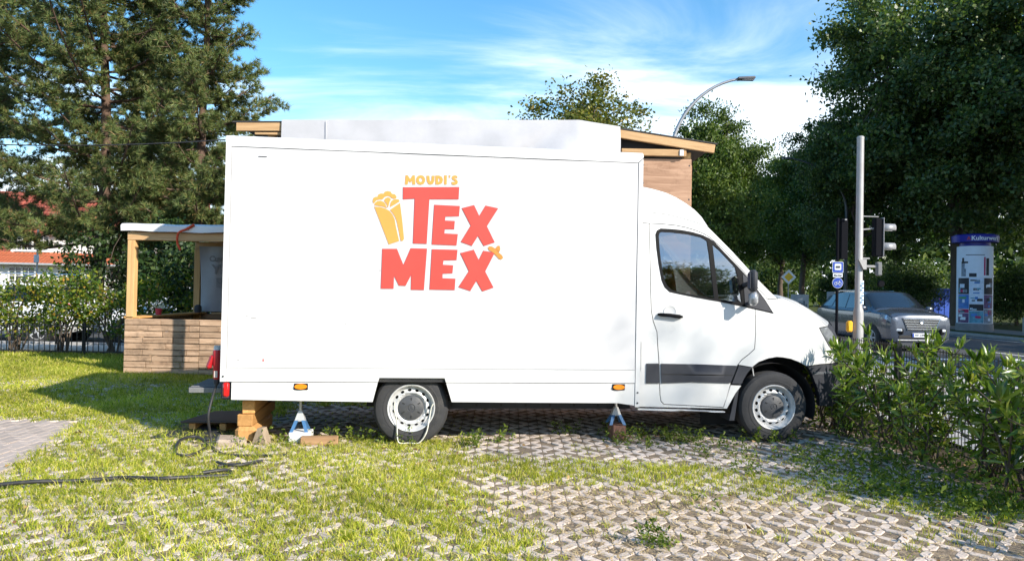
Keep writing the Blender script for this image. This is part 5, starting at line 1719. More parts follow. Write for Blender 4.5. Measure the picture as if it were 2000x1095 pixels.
# blue container
cpos = [(26.492,52.000,0.782),(30.344,52.000,0.856)]
bw_ = cpos[1][0] - cpos[0][0]
bc = thing('blue_container', 'blue utility container standing under the trees across the road', 'container', (cpos[0][0] + .9, 52, .07))
m_cb = M('container_blue', (.012, .07, .42), .5, var=.15, scale=3)
q = MB(); q.box((bw_ / 2, 1.2, 1.0), (bw_, 2.4, 2.0), ch=.03); q.build('body', m_cb, bc)
q = MB(); q.box((bw_ / 2, 1.2, 2.05), (bw_ + .1, 2.5, .12), ch=.02); q.build('roof', m_cb, bc)
q = MB(); q.box((bw_ * .43, -.02, .95), (.85, .05, 1.75), ch=.01); dr = q.build('door', M('container_door', (.03, .035, .06), .6, var=.2, scale=5), bc)
for k in range(9):
    q = MB(); q.box((bw_ * (.06 + .105 * k), -.012, 1.0), (.03, .03, 1.85)); q.build('rib', m_cb, bc)
q = MB(); q.lathe([(0, -.045), (.09, -.045)], 14, 'Y', (bw_ * .72, 0, 1.35)); q.build('red_mark', pc['crimson'], bc)
# bicycle stand hoop behind the fence
q = MB()
hb = [(5.740,8.600,0.657),(6.026,8.600,0.662)]
r_ = (hb[1][0] - hb[0][0]) / 2 + .05
cx = (hb[0][0] + hb[1][0]) / 2
q.tube([(cx - r_, 8.6, 0)] + [(cx + r_ * math.cos(a), 8.6, .50 + .26 * math.sin(a)) for a in [math.pi - i * math.pi / 14 for i in range(15)]] + [(cx + r_, 8.6, 0)], .028, 10)
tag(q.build('bicycle_hoop', M('hoop_white', (.66, .64, .60), .5), smooth=60), 'pale curved bicycle stand hoop beyond the fence', 'bicycle stand')

# ------------------------------------------------------------------ cars
def skin_section(st):
    x, zb, zs, w, zr, wr = st
    return [(w * .84, zb), (w * .965, zb + .10), (w * .995, zb + (zs - zb) * .45), (w, zb + (zs - zb) * .72), (w * .975, zs - .045), (w * .93, zs),
            (wr, zr - .055), (wr * .86, zr - .008), (wr * .45, zr + .012), (0, zr + .018)]
def make_car(name, label, loc, rz, ST, paint, win, detail=True, plate_txt=None, wr_=.345, wheels=(.86, 3.53), group=None, lens=None):
    """car with its nose towards local -Y; ST = stations from nose to tail"""
    t = thing(name, label, 'car', loc, rz, group)
    ST = np.array(ST, float)
    xs = ST[:, 0]
    def at(x):
        return [x] + [float(np.interp(x, xs, ST[:, k])) for k in range(1, 6)]
    L_ = xs[-1]
    stx = sorted(set(list(np.round(np.linspace(0, L_, 44), 3)) + list(xs)))
    sm_ = []
    for x in stx:
        e = [np.array(at(min(max(x + d, 0), L_))) for d in (-.09, -.045, 0, .045, .09)]
        v = (e[0] + 2 * e[1] + 3 * e[2] + 2 * e[3] + e[4]) / 9 if .1 < x < L_ - .1 else e[2]
        v[0] = x
        sm_.append(v)
    SMT = np.array(sm_)
    def sect(x):
        v = [x] + [float(np.interp(x, SMT[:, 0], SMT[:, k])) for k in range(1, 6)]
        return skin_section(v)
    V, F_ = [], []
    nsec = 10
    for x in stx:
        s_ = sect(x)
        row = [(-a, b) for a, b in s_] + [(a, b) for a, b in s_[-2::-1]]
        V += [(a, x - L_ / 2, b) for a, b in row]
    R_ = 2 * nsec - 1
    for i in range(len(stx) - 1):
        for k in range(R_ - 1):
            a = i * R_ + k
            F_.append((a, a + 1, a + R_ + 1, a + R_))
        F_.append((i * R_ + R_ - 1, i * R_, (i + 1) * R_, (i + 1) * R_ + R_ - 1))
    F_.append(tuple(range(R_))); F_.append(tuple((len(stx) - 1) * R_ + k for k in range(R_))[::-1])
    q = MB(); q.add(V, F_)
    q.build('body', paint, t, smooth=32)
    def P(x, j, sgn, off=.006):
        s_ = sect(x)
        j0 = int(min(j, nsec - 2)); f = j - j0
        a = s_[j0][0] * (1 - f) + s_[j0 + 1][0] * f; b = s_[j0][1] * (1 - f) + s_[j0 + 1][1] * f
        da, db = s_[j0 + 1][0] - s_[j0][0], s_[j0 + 1][1] - s_[j0][1]
        n_ = math.hypot(da, db) + 1e-9
        return (sgn * (a + off * db / n_), x - L_ / 2, b - off * da / n_)
    def patch(nm, rows_, mat, sgn=1, off=.006, parent=t):
        """rows of (x, j) pairs"""
        q = MB(); n0 = len(rows_[0])
        vv = [P(x, j, s if s else sgn, off) for r in rows_ for (x, j, s) in r]
        ff = [(i * n0 + k, i * n0 + k + 1, (i + 1) * n0 + k + 1, (i + 1) * n0 + k) for i in range(len(rows_) - 1) for k in range(n0 - 1)]
        q.add(vv, ff)
        return q.build(nm, mat, parent, smooth=50)
    for sgn in (-1, 1):
        for (xa0, xb0, xa1, xb1) in win['side']:
            n_ = 6
            rows_ = []
            for v in (5.10, 5.5, 5.92):
                f = (v - 5.1) / .82
                a = xa0 + (xa1 - xa0) * f; b = xb0 + (xb1 - xb0) * f
                rows_.append([(a + (b - a) * k / n_, v, sgn) for k in range(n_ + 1)])
            patch('side_window', rows_, win['mat'], off=.008)
    for nm, xa, xb in (('windscreen', *win['front']), ('rear_window', *win['rear'])):
        rows_ = []
        for i in range(7):
            x = xa + (xb - xa) * i / 6
            left = [(x, j, -1) for j in (6.15, 6.6, 7, 7.5, 8, 8.5)]
            right = [(x, j, 1) for j in (9, 8.5, 8, 7.5, 7, 6.6, 6.15)]
            rows_.append(left + right)
        patch(nm, rows_, win['mat'], off=.010)
    for wx in wheels:
        for sgn in (-1, 1):
            hw = sect(wx)[2][0]
            q = MB(); q.lathe([(0, 0), (wr_ + .055, 0), (wr_ + .055, -.3)], 28, 'X')
            q.build('wheel_arch', m_black, t, loc=(sgn * (hw + .004), wx - L_ / 2, wr_ - .005), rot=(0, 0, 0 if sgn > 0 else math.pi))
            q = MB(); q.lathe([(.21, .0), (wr_ - .03, .012), (wr_, -.02), (wr_, -.2), (.21, -.2)], 32, 'X', close=True)
            w = q.build('wheel', m_tyre, t, smooth=35, loc=(sgn * (hw + .012), wx - L_ / 2, wr_), rot=(0, 0, 0 if sgn > 0 else math.pi))
            q = MB()
            q.lathe([(.215, .004), (.20, .008), (.19, -.03)], 28, 'X')
            for k in range(5):
                a = k * 2 * math.pi / 5
                q.box((-.004, .105 * math.cos(a), .105 * math.sin(a)), (.02, .19, .045), ch=.006, rot=Matrix.Rotation(a, 3, 'X'))
            q.lathe([(0, .012), (.045, .010), (.05, -.02)], 14, 'X')
            q.build('rim', m_jgrey, w, smooth=40)
    for sgn in (-1, 1):
        mx_ = win['mirror']
        s_ = sect(mx_)
        q = MB(); q.box((sgn * (s_[5][0] + .14), mx_ - L_ / 2, s_[5][1] + .08), (.20, .12, .14), ch=.04); q.build('wing_mirror', paint, t, smooth=50)
    if not detail:
        return t
    m_hl = lens or m_clear
    for sgn in (-1, 1):
        patch('headlight', [[(.035 + .40 * k / 6, 3.35 + .35 * k / 6, sgn) for k in range(7)], [(.045 + .44 * k / 6, 4.35 + .15 * k / 6, sgn) for k in range(7)]], m_hl, off=.014)
        patch('tail_light', [[(L_ - .10 - .35 * k / 4, 4.3, sgn) for k in range(5)], [(L_ - .14 - .30 * k / 4, 5.0, sgn) for k in range(5)]], m_rlens, off=.010)
        q = MB(); q.box((sgn * .66, -L_ / 2 + .03, .57), (.30, .06, .17), ch=.03, rot=Matrix.Rotation(sgn * .5, 3, 'Z')); fo_ = q.build('fog_lamp', m_trim, t)
        q = MB(); q.box((sgn * .66, -L_ / 2 + .000, .605), (.20, .04, .07), ch=.015, rot=Matrix.Rotation(sgn * .5, 3, 'Z')); q.build('lamp_glass', m_sw, fo_)
    y0 = -L_ / 2 - .012
    q = MB(); q.prism([(-.54, .93), (.54, .93), (.40, .60), (-.40, .60)], y0, y0 + .06, 'XZ'); gr = q.build('grille', m_black, t)
    m_chr = M('chrome', (.75, .75, .75), .18, metal=1.0, var=.05)
    for k in range(5):
        z = .905 - .066 * k
        hw = .54 - .14 * (.93 - z) / .33
        q = MB(); q.box((0, y0 - .006, z), (hw * 2 - .02, .018, .030), ch=.006); q.build('grille_bar', m_chr, gr)
    for sgn in (-1, 1):
        q = MB(); q.tube([(sgn * .545, y0 + .01, .935), (sgn * .40, y0 + .0, .595)], .014, 6); q.build('grille_frame', m_chr, gr)
    q = MB(); q.tube([(.06 * math.cos(a_), y0 - .018, .84 + .034 * math.sin(a_)) for a_ in [i * math.pi / 8 for i in range(17)]], .007, 5)
    q.box((-.022, y0 - .018, .84), (.010, .008, .04)); q.box((.022, y0 - .018, .84), (.010, .008, .04)); q.box((0, y0 - .018, .84), (.05, .008, .009), rot=Matrix.Rotation(.4, 3, 'Y'))
    q.build('badge', m_chr, gr)
    q = MB(); q.box((0, y0 - .006, .47), (.52, .02, .112), ch=.006); pl_ = q.build('number_plate', M('plate_white', (.72, .74, .78), .4), t)
    q = MB(); q.box((-.24, y0 - .018, .47), (.04, .004, .10)); q.build('plate_band', m_bl, pl_)
    if plate_txt:
        text_mesh('plate_text', plate_txt, .085, MATS['sign_black'], pl_, (.02, y0 - .019, .47), (rad(90), 0, 0), offset=.001)
    q = MB(); q.box((0, y0 + .05, .33), (1.36, .10, .05), ch=.02); q.build('skid_plate', m_jgrey, t)
    q = MB(); q.box((0, y0 + .03, .42), (1.30, .06, .10), ch=.02); q.build('air_intake', m_black, t)
    for sgn in (-1, 1):
        q = MB(); q.tube([(sgn * .56, 2.0 - L_ / 2, 1.60), (sgn * .575, 2.3 - L_ / 2, 1.68), (sgn * .575, 3.3 - L_ / 2, 1.685), (sgn * .56, 3.7 - L_ / 2, 1.62)], .018, 6); q.build('roof_rail', m_chr, t, smooth=60)
        q = MB(); q.box((sgn * .945, 1.95 - L_ / 2, .93), (.03, .18, .03), ch=.008); q.box((sgn * .945, 2.95 - L_ / 2, .95), (.03, .18, .03), ch=.008); q.build('door_handle', paint, t)
    return t
SUV = [(0, .32, .86, .74, .92, .62), (.04, .27, .96, .85, 1.00, .72), (.16, .25, 1.02, .90, 1.065, .76), (.45, .24, 1.06, .92, 1.11, .78), (.85, .24, 1.09, .925, 1.145, .79),
       (1.00, .24, 1.095, .925, 1.22, .78), (1.62, .24, 1.10, .925, 1.63, .69), (1.95, .24, 1.10, .925, 1.675, .685), (2.9, .24, 1.11, .925, 1.68, .68), (3.6, .25, 1.145, .92, 1.62, .66), (3.95, .26, 1.17, .91, 1.55, .64), (4.22, .28, 1.16, .88, 1.30, .62), (4.36, .30, 1.08, .86, 1.14, .66), (4.48, .36, .92, .78, .97, .62)]
m_silver = M('silver_grey_paint', (.075, .09, .12), .26, metal=.4, var=.03, scale=3, coat=.8)
g_car = M('car_glass', (.012, .015, .02), .05, var=.05, spec=.8, coat=.6)
WIN = {'side': [(1.22, 2.42, 1.72, 2.44), (2.50, 3.30, 2.50, 3.20), (3.36, 3.92, 3.26, 3.68)], 'front': (.94, 1.61), 'rear': (3.98, 4.20), 'mirror': 1.20, 'mat': g_car}
make_car('suv_car', 'silver grey estate-like off-roader driving towards the yard on the road', (11.15, 22.6, -.02), rad(3.5), SUV, m_silver, WIN, True, 'HH DM 166', lens=M('lamp_glass_bright', (.55, .60, .70), .08, metal=.5, coat=1.0, var=.4, scale=25))
HATCH = [(0, .34, .60, .60, .66, .48), (.08, .25, .72, .78, .78, .60), (.3, .22, .80, .84, .86, .66), (.9, .21, .88, .865, .95, .70), (1.15, .21, .90, .87, 1.02, .70),
         (1.85, .21, .93, .87, 1.40, .56), (2.2, .21, .94, .87, 1.46, .55), (3.0, .22, .96, .87, 1.45, .55), (3.6, .23, .99, .86, 1.33, .56), (4.0, .25, 1.0, .84, 1.06, .62), (4.2, .32, .82, .76, .88, .60)]
WIN2 = {'side': [(1.35, 2.28, 1.92, 2.32), (2.36, 3.40, 2.38, 3.15)], 'front': (1.18, 1.85), 'rear': (3.55, 3.95), 'mirror': 1.35, 'mat': g_car}
m_wcar = M('white_car_paint', (.78, .78, .78), .3, var=.02, coat=.8)
make_car('parked_car', 'white parked car behind the hedge at the far left', (-12.6, 18.6, -.02), rad(-90), HATCH, m_wcar, WIN2, True, None, .31, (.78, 3.35), 'white cars parked behind the hedge')
make_car('parked_car', 'white parked car behind the hedge just left of the stall', (-7.9, 18.6, -.02), rad(-90), HATCH, m_wcar, WIN2, True, None, .31, (.78, 3.35), 'white cars parked behind the hedge')

# ------------------------------------------------------------------ house with red tiled roof
m_wall = M('white_render', (.74, .72, .68), .85, var=.06, scale=1.2, bump=.2, bscale=30, dirt=(.5, .46, .40), dirt_amt=.3, dirt_scale=.5)
m_tile = M('red_roof_tile', (.27, .065, .040), .75, var=.25, scale=4, bump=.3, bscale=20, island=.25)
m_tile2 = M('orange_roof_tile', (.40, .11, .045), .75, var=.2, scale=4, bump=.3, bscale=20, island=.2)
m_wind = M('dark_pane', (.02, .022, .026), .08, var=.1, coat=.5)
m_fr = M('white_frame', (.72, .72, .70), .5)
def tiled(name, parent, x0, x1, y0, z0, y1, z1, mat, pitch=.26, row=.36):
    """sloping roof of overlapping tile rows with rolled profile"""
    L_ = math.hypot(y1 - y0, z1 - z0)
    n_ = max(2, int(L_ / row)); m_ = int((x1 - x0) / pitch)
    ny_, nz_ = (y1 - y0) / L_, (z1 - z0) / L_
    V, F_ = [], []
    per = 3
    for r in range(n_):
        a, b = r / n_, (r + 1.12) / n_
        base = len(V)
        for (t_, lift) in ((a, .055), (min(b, 1.03), .012)):
            for k in range(m_ * per + 1):
                x = x0 + (x1 - x0) * k / (m_ * per)
                h = lift + .035 * abs(math.sin(math.pi * k / per))
                V.append((x, y0 + (y1 - y0) * t_ - nz_ * h * 0 - nz_ * h, z0 + (z1 - z0) * t_ + ny_ * h))
        w = m_ * per + 1
        for k in range(w - 1):
            F_.append((base + k, base + k + 1, base + w + k + 1, base + w + k))
        # drip edge
        e = len(V)
        for k in range(w):
            v = V[base + k]; V.append((v[0], v[1] + nz_ * .05, v[2] - ny_ * .05))
        for k in range(w - 1):
            F_.append((base + k + 1, base + k, e + k, e + k + 1))
    me = bpy.data.meshes.new(name); me.from_pydata(V, [], F_); me.update()
    return tag(link(name, me, mat, parent), kind='stuff')
def window(parent, x, z, w, h, y, nx_, nz_):
    q = MB(); q.box((x, y, z), (w, .05, h)); p_ = q.build('window', m_wind, parent)
    q = MB()
    for s_ in (-1, 1):
        q.box((x + s_ * w / 2, y - .02, z), (.10, .08, h + .1)); q.box((x, y - .02, z + s_ * h / 2), (w - .1, .08, .10))
    q.build('frame', m_fr, p_)
    for k in range(1, nx_):
        q = MB(); q.box((x - w / 2 + w * k / nx_, y - .035, z), (.06 if k * 2 != nx_ else .12, .04, h - .1)); q.build('glazing_bar', m_fr, p_)
    for k in range(1, nz_):
        q = MB(); q.box((x, y - .036, z - h / 2 + h * k / nz_), (w - .1, .036, .045)); q.build('glazing_bar', m_fr, p_)
    q = MB(); q.box((x, y - .08, z - h / 2 - .07), (w + .2, .16, .05)); q.build('sill', m_fr, p_)
def house(name, label, loc, rz):
    t = thing(name, label, 'house', loc, rz)
    q = MB(); q.box((0, 4.5, 1.35), (17, 9, 2.7)); q.build('wall', m_wall, t)
    q = MB(); q.box((1.8, 5.2, 3.7), (9.6, 7.6, 2.1)); q.build('upper_wall', m_wall, t)
    tiled('lower_roof', t, -8.9, 8.9, -.5, 2.62, 1.45, 3.42, m_tile2)
    q = MB(); q.prism([(-.5, 2.55), (9.4, 2.55), (9.4, 2.7), (4.6, 7.4), (1.4, 3.4)], -8.7, 8.7, 'YZ'); q.build('roof_core', m_tile, t)
    tiled('upper_roof', t, -3.6, 7.2, .95, 4.62, 4.6, 7.75, m_tile)
    tiled('side_roof', t, -8.9, -3.6, 1.45, 3.42, 4.6, 7.75, m_tile)
    tiled('side_roof', t, 7.2, 8.9, 1.45, 3.42, 4.6, 7.75, m_tile)
    q = MB(); q.tube([(-8.9, -.56, 2.60), (8.9, -.56, 2.60)], .07, 8); q.build('gutter', m_jgrey, t)
    window(t, -1.6, 4.05, 2.0, 1.0, 1.38, 6, 3)
    window(t, 3.3, 4.05, 1.5, 1.0, 1.38, 6, 3)
    window(t, -1.5, 1.85, 1.6, 1.15, -.02, 4, 4)
    window(t, 2.4, 1.75, 1.5, 1.15, -.02, 4, 4)
    window(t, 6.0, 1.75, 1.5, 1.15, -.02, 4, 4)
    q = MB(); q.box((4.6, 5.2, 7.7), (.8, .8, 1.6), ch=.02); q.build('chimney', M('chimney_brick', (.28, .12, .08), .9, var=.3, scale=10), t)
    q = MB(); q.tube([(1.55, 1.33, 4.6), (1.55, 1.33, 3.3)], .05, 8); q.build('downpipe', m_jgrey, t)
    return t
house('white_house', 'white house with red tiled roof behind the pines on the left', (-30.2, 48.0, -.03), rad(6))
house('neighbour_house', 'white neighbour house with red roof standing behind the photographer', (16.0, -30.0, -.03), rad(180 - 14))

# ------------------------------------------------------------------ trees and shrubs
m_bark = M('bark', (.10, .075, .055), .9, var=.35, scale=8, bump=.9, bscale=26, stretch=(1, 1, .3))
m_pbark = M('pine_bark', (.115, .070, .048), .9, var=.4, scale=7, bump=.9, bscale=22, stretch=(1, 1, .35))
lf_dark = LEAF('dark_broadleaf', [(0, (.030, .062, .018)), (.5, (.066, .115, .030)), (.88, (.13, .18, .045)), (1, (.19, .22, .06))], trans=.38, rough=.42, spec=.45)
lf_mid = LEAF('green_broadleaf', [(0, (.035, .070, .012)), (.5, (.070, .120, .020)), (.9, (.12, .17, .03)), (1, (.16, .19, .04))], trans=.35)
lf_olive = LEAF('olive_broadleaf', [(0, (.06, .085, .018)), (.4, (.12, .145, .026)), (.8, (.20, .20, .035)), (1, (.28, .20, .04))], trans=.35)
lf_hedge = LEAF('hedge_leaf', [(0, (.030, .075, .010)), (.4, (.085, .150, .016)), (.75, (.21, .25, .025)), (.95, (.34, .29, .03)), (1, (.38, .17, .03))], trans=.4)
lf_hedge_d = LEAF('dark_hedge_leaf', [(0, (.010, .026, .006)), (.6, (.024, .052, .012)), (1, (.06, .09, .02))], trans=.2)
lf_laurel = LEAF('glossy_laurel', [(0, (.040, .090, .010)), (.5, (.15, .235, .025)), (.85, (.26, .33, .045)), (1, (.42, .40, .10))], trans=.30, rough=.26, spec=.6)
lf_needle = LEAF('pine_needles', [(0, (.046, .078, .028)), (.45, (.108, .155, .046)), (.82, (.185, .215, .062)), (.95, (.24, .19, .07)), (1, (.31, .17, .07))], trans=.12, rough=.5)

def limb(mb, a, b, r0, r1, rng, wob=.12, n=4, sides=6):
    a, b = np.array(a, float), np.array(b, float)
    L_ = np.linalg.norm(b - a)
    pts, rs = [], []
    for i in range(n + 1):
        t = i / n
        p = a + (b - a) * t
        if 0 < i < n:
            p = p + rng.normal(0, wob * L_ * .35, 3) * math.sin(t * math.pi)
        p[2] += .10 * L_ * math.sin(t * math.pi)
        pts.append(tuple(p)); rs.append(r0 + (r1 - r0) * t)
    mb.tube(pts, rs, sides, caps=False)
    return pts

def tree_data(seed, H, R, base, n_clump, per, leaf, clump_r, leaf_mat, tr=.22, squash=1.0, lobes=7, hollow=.25, density_pow=.45):
    """meshes of one broad-leaved tree: trunk with limbs, crown of leaf clumps"""
    rng = np.random.default_rng(seed)
    zc_ = base + (H - base) * .5
    hz = (H - base) * .5
    lob = rnd_dirs(lobes, .15, rng) * np.array([R * .55, R * .55, hz * .55])
    lr = rng.uniform(.45, .75, lobes)
    C_ = []
    while len(C_) < n_clump:
        if rng.random() < .35:
            d = rnd_dirs(1, .1, rng)[0] * rng.random() ** density_pow
            p = d * np.array([R * .78, R * .78, hz * .86])
        else:
            k = rng.integers(lobes)
            d = rnd_dirs(1, .1, rng)[0] * rng.random() ** density_pow
            p = lob[k] + d * lr[k] * np.array([R * .72, R * .72, hz * .62])
        if np.linalg.norm(p / np.array([R, R, hz])) < hollow * rng.random():
            continue
        C_.append(p + np.array([0, 0, zc_]))
    C_ = np.array(C_)
    mb = MB()
    fork = base + (H - base) * .18
    trunk = [(0, 0, 0), (.02 * R * rng.normal(), .02 * R * rng.normal(), fork * .5), (.05 * R * rng.normal(), .05 * R * rng.normal(), fork), (.08 * R * rng.normal(), .08 * R * rng.normal(), H * .62), (0.05 * R * rng.normal(), .05 * R * rng.normal(), H * .85)]
    mb.tube(trunk, [tr * 1.35, tr, tr * .85, tr * .45, tr * .12], 10, caps=False)
    order = rng.permutation(len(C_))
    mains = order[:9]
    ends = []
    for k in mains:
        z0 = fork * .8 + (H * .55 - fork * .8) * rng.random()
        pts = limb(mb, (0, 0, z0), C_[k], tr * .42, tr * .12, rng, n=5)
        ends.append(pts)
    for k in order[9:9 + min(90, n_clump)]:
        pts = ends[rng.integers(len(ends))]
        best = min((np.linalg.norm(np.array(p) - C_[k]), i, e) for e, pp_ in enumerate(ends) for i, p in enumerate(pp_[1:]))
        src = ends[best[2]][best[1] + 1]
        limb(mb, src, C_[k], tr * .11, tr * .03, rng, n=3, sides=4)
    n = n_clump * per
    idx = rng.integers(0, n_clump, n)
    rr = clump_r * rng.uniform(.6, 1.25, n_clump)
    off = rng.normal(0, 1, (n, 3)) * np.array([1, 1, .62]) * .5
    P = C_[idx] + off * rr[idx].reshape(-1, 1)
    V, F_ = leaf_arrays(P, leaf * rng.uniform(.6, 1.3, n), leaf * .62 * rng.uniform(.6, 1.3, n), rng, up=.0, fold=.15)
    me_l = np_mesh('crown', V, F_)
    me_l.materials.append(leaf_mat)
    me_t = bpy.data.meshes.new('trunk'); me_t.from_pydata(mb.v, [], mb.f); set_smooth(me_t); me_t.materials.append(m_bark); me_t.update()
    return me_t, me_l
def tree(name, label, data, loc, rz=0, sc=1.0, group=None, cat='tree'):
    t = thing(name, label, cat, loc, rz, group)
    t.scale = (sc, sc, sc) if not isinstance(sc, tuple) else sc
    link('trunk', data[0], None, t)
    tag(link('crown', data[1], None, t), kind='stuff')
    return t

big = tree_data(21, 20.5, 8.3, 2.6, 400, 210, .235, 1.02, lf_dark, tr=.34, lobes=11, hollow=.3)
mid = tree_data(22, 13.5, 5.2, 2.2, 250, 200, .19, .82, lf_mid, tr=.20, lobes=8)
oak = tree_data(23, 10.6, 3.2, 3.2, 250, 200, .14, .72, lf_olive, tr=.16, lobes=7, hollow=.2)
bsh = tree_data(24, 4.2, 3.2, .1, 150, 110, .17, .9, lf_dark, tr=.10, lobes=7)

tree('broadleaf_tree', 'yellowing loose crowned tree rising behind the tarpaulin', oak, (3.2, 30.0, 0), 1.0, (1.18, 1.18, 1.01))
tree('broadleaf_tree', 'sunlit green tree right of the curved street lamp', mid, (10.0, 36.0, 0), .4, (.66, .66, .86))
tree('broadleaf_tree', 'tall dark tree towering over the signal pole', big, (24.2, 40.0, .07), 2.2, 1.06, 'dark trees across the road')
tree('broadleaf_tree', 'tall dark tree behind the poster column at the right edge', big, (26.5, 35.5, .07), 4.0, .98, 'dark trees across the road')
tree('broadleaf_tree', 'dark tree deep in the wood between column and tall tree', big, (31.5, 50.0, .07), .7, 1.0, 'dark trees across the road')
tree('broadleaf_tree', 'dark round tree behind the far street lamp', mid, (17.6, 62.0, .07), 1.9, 1.08, 'dark trees across the road')
tree('broadleaf_tree', 'dark low tree directly beyond the truck bonnet', mid, (20.5, 52.0, .07), 3.3, .95, 'dark trees across the road')
tree('broadleaf_tree', 'dark tree of middle height just left of the signal pole', big, (20.3, 43.0, .07), 1.3, (.56, .56, .70), 'dark trees across the road')
tree('broadleaf_tree', 'dark tree farther back over the priority sign', mid, (24.0, 66.0, .07), 5.0, 1.1, 'dark trees across the road')
# the same row of trees goes on along the road, out of the picture to the right
for k, (x, y, s_, r_) in enumerate([(27.5, 24.0, .95, 1.1), (31.0, 12.5, .62, 2.7), (31.0, 1.0, .85, 5.1), (40, 30, 1.0, .3), (42, 16, 1.0, 3.9)]):
    tree('broadleaf_tree', ['dark roadside tree just past the right picture edge', 'second dark roadside tree past the right picture edge', 'third dark roadside tree past the right picture edge', 'dark tree of the back row past the right picture edge', 'last dark tree of the back row at the right'][k], big, (x, y, .07), r_, s_, 'dark trees across the road')
tree('broadleaf_tree', 'tree standing behind the photographer, mirrored in the cab window', mid, (9.0, -24.0, 0), 2.0, .9)
for k, (x, y, s_, r_, lab) in enumerate([(23.5, 44.5, .75, .2, 'dark understorey bush behind the poster column'), (28.0, 41.0, .8, 1.2, 'dark understorey bush right of the poster column'), (25.5, 57.0, .85, 2.2, 'dark bush behind the blue container'), (18.5, 74.0, 1.0, 3.1, 'far dark bush beyond the priority sign'), (33.0, 60, 1.1, 4.4, 'dark bush far under the tall trees'), (13.0, 80, 1.3, 5.2, 'far bush at the end of the road'), (27.0, 75, 1.3, .9, 'far bush deep in the wood')]):
    tree('bush', lab, bsh, (x, y, .07), r_, s_, 'understorey bushes across the road', 'bush')
# far-off wood closing the view
rng = np.random.default_rng(77)
n = 26000
P = np.stack([rng.uniform(-70, 95, n), rng.uniform(92, 104, n), np.zeros(n)], 1)
hgt = 9 + 4 * vnoise(P[:, 0], P[:, 1] * 0, .12, 9) + 3 * vnoise(P[:, 0], P[:, 1], .4, 8)
hgt = np.where(P[:, 0] < 8, hgt * .42, hgt)
P[:, 2] = rng.random(n) ** .8 * hgt
V, F_ = leaf_arrays(P, rng.uniform(.7, 1.5, n), rng.uniform(.6, 1.1, n), rng, up=0)
tag(link('far_wood', np_mesh('far_wood', V, F_), lf_dark), 'far-off dark wood closing the view', 'wood', kind='stuff')

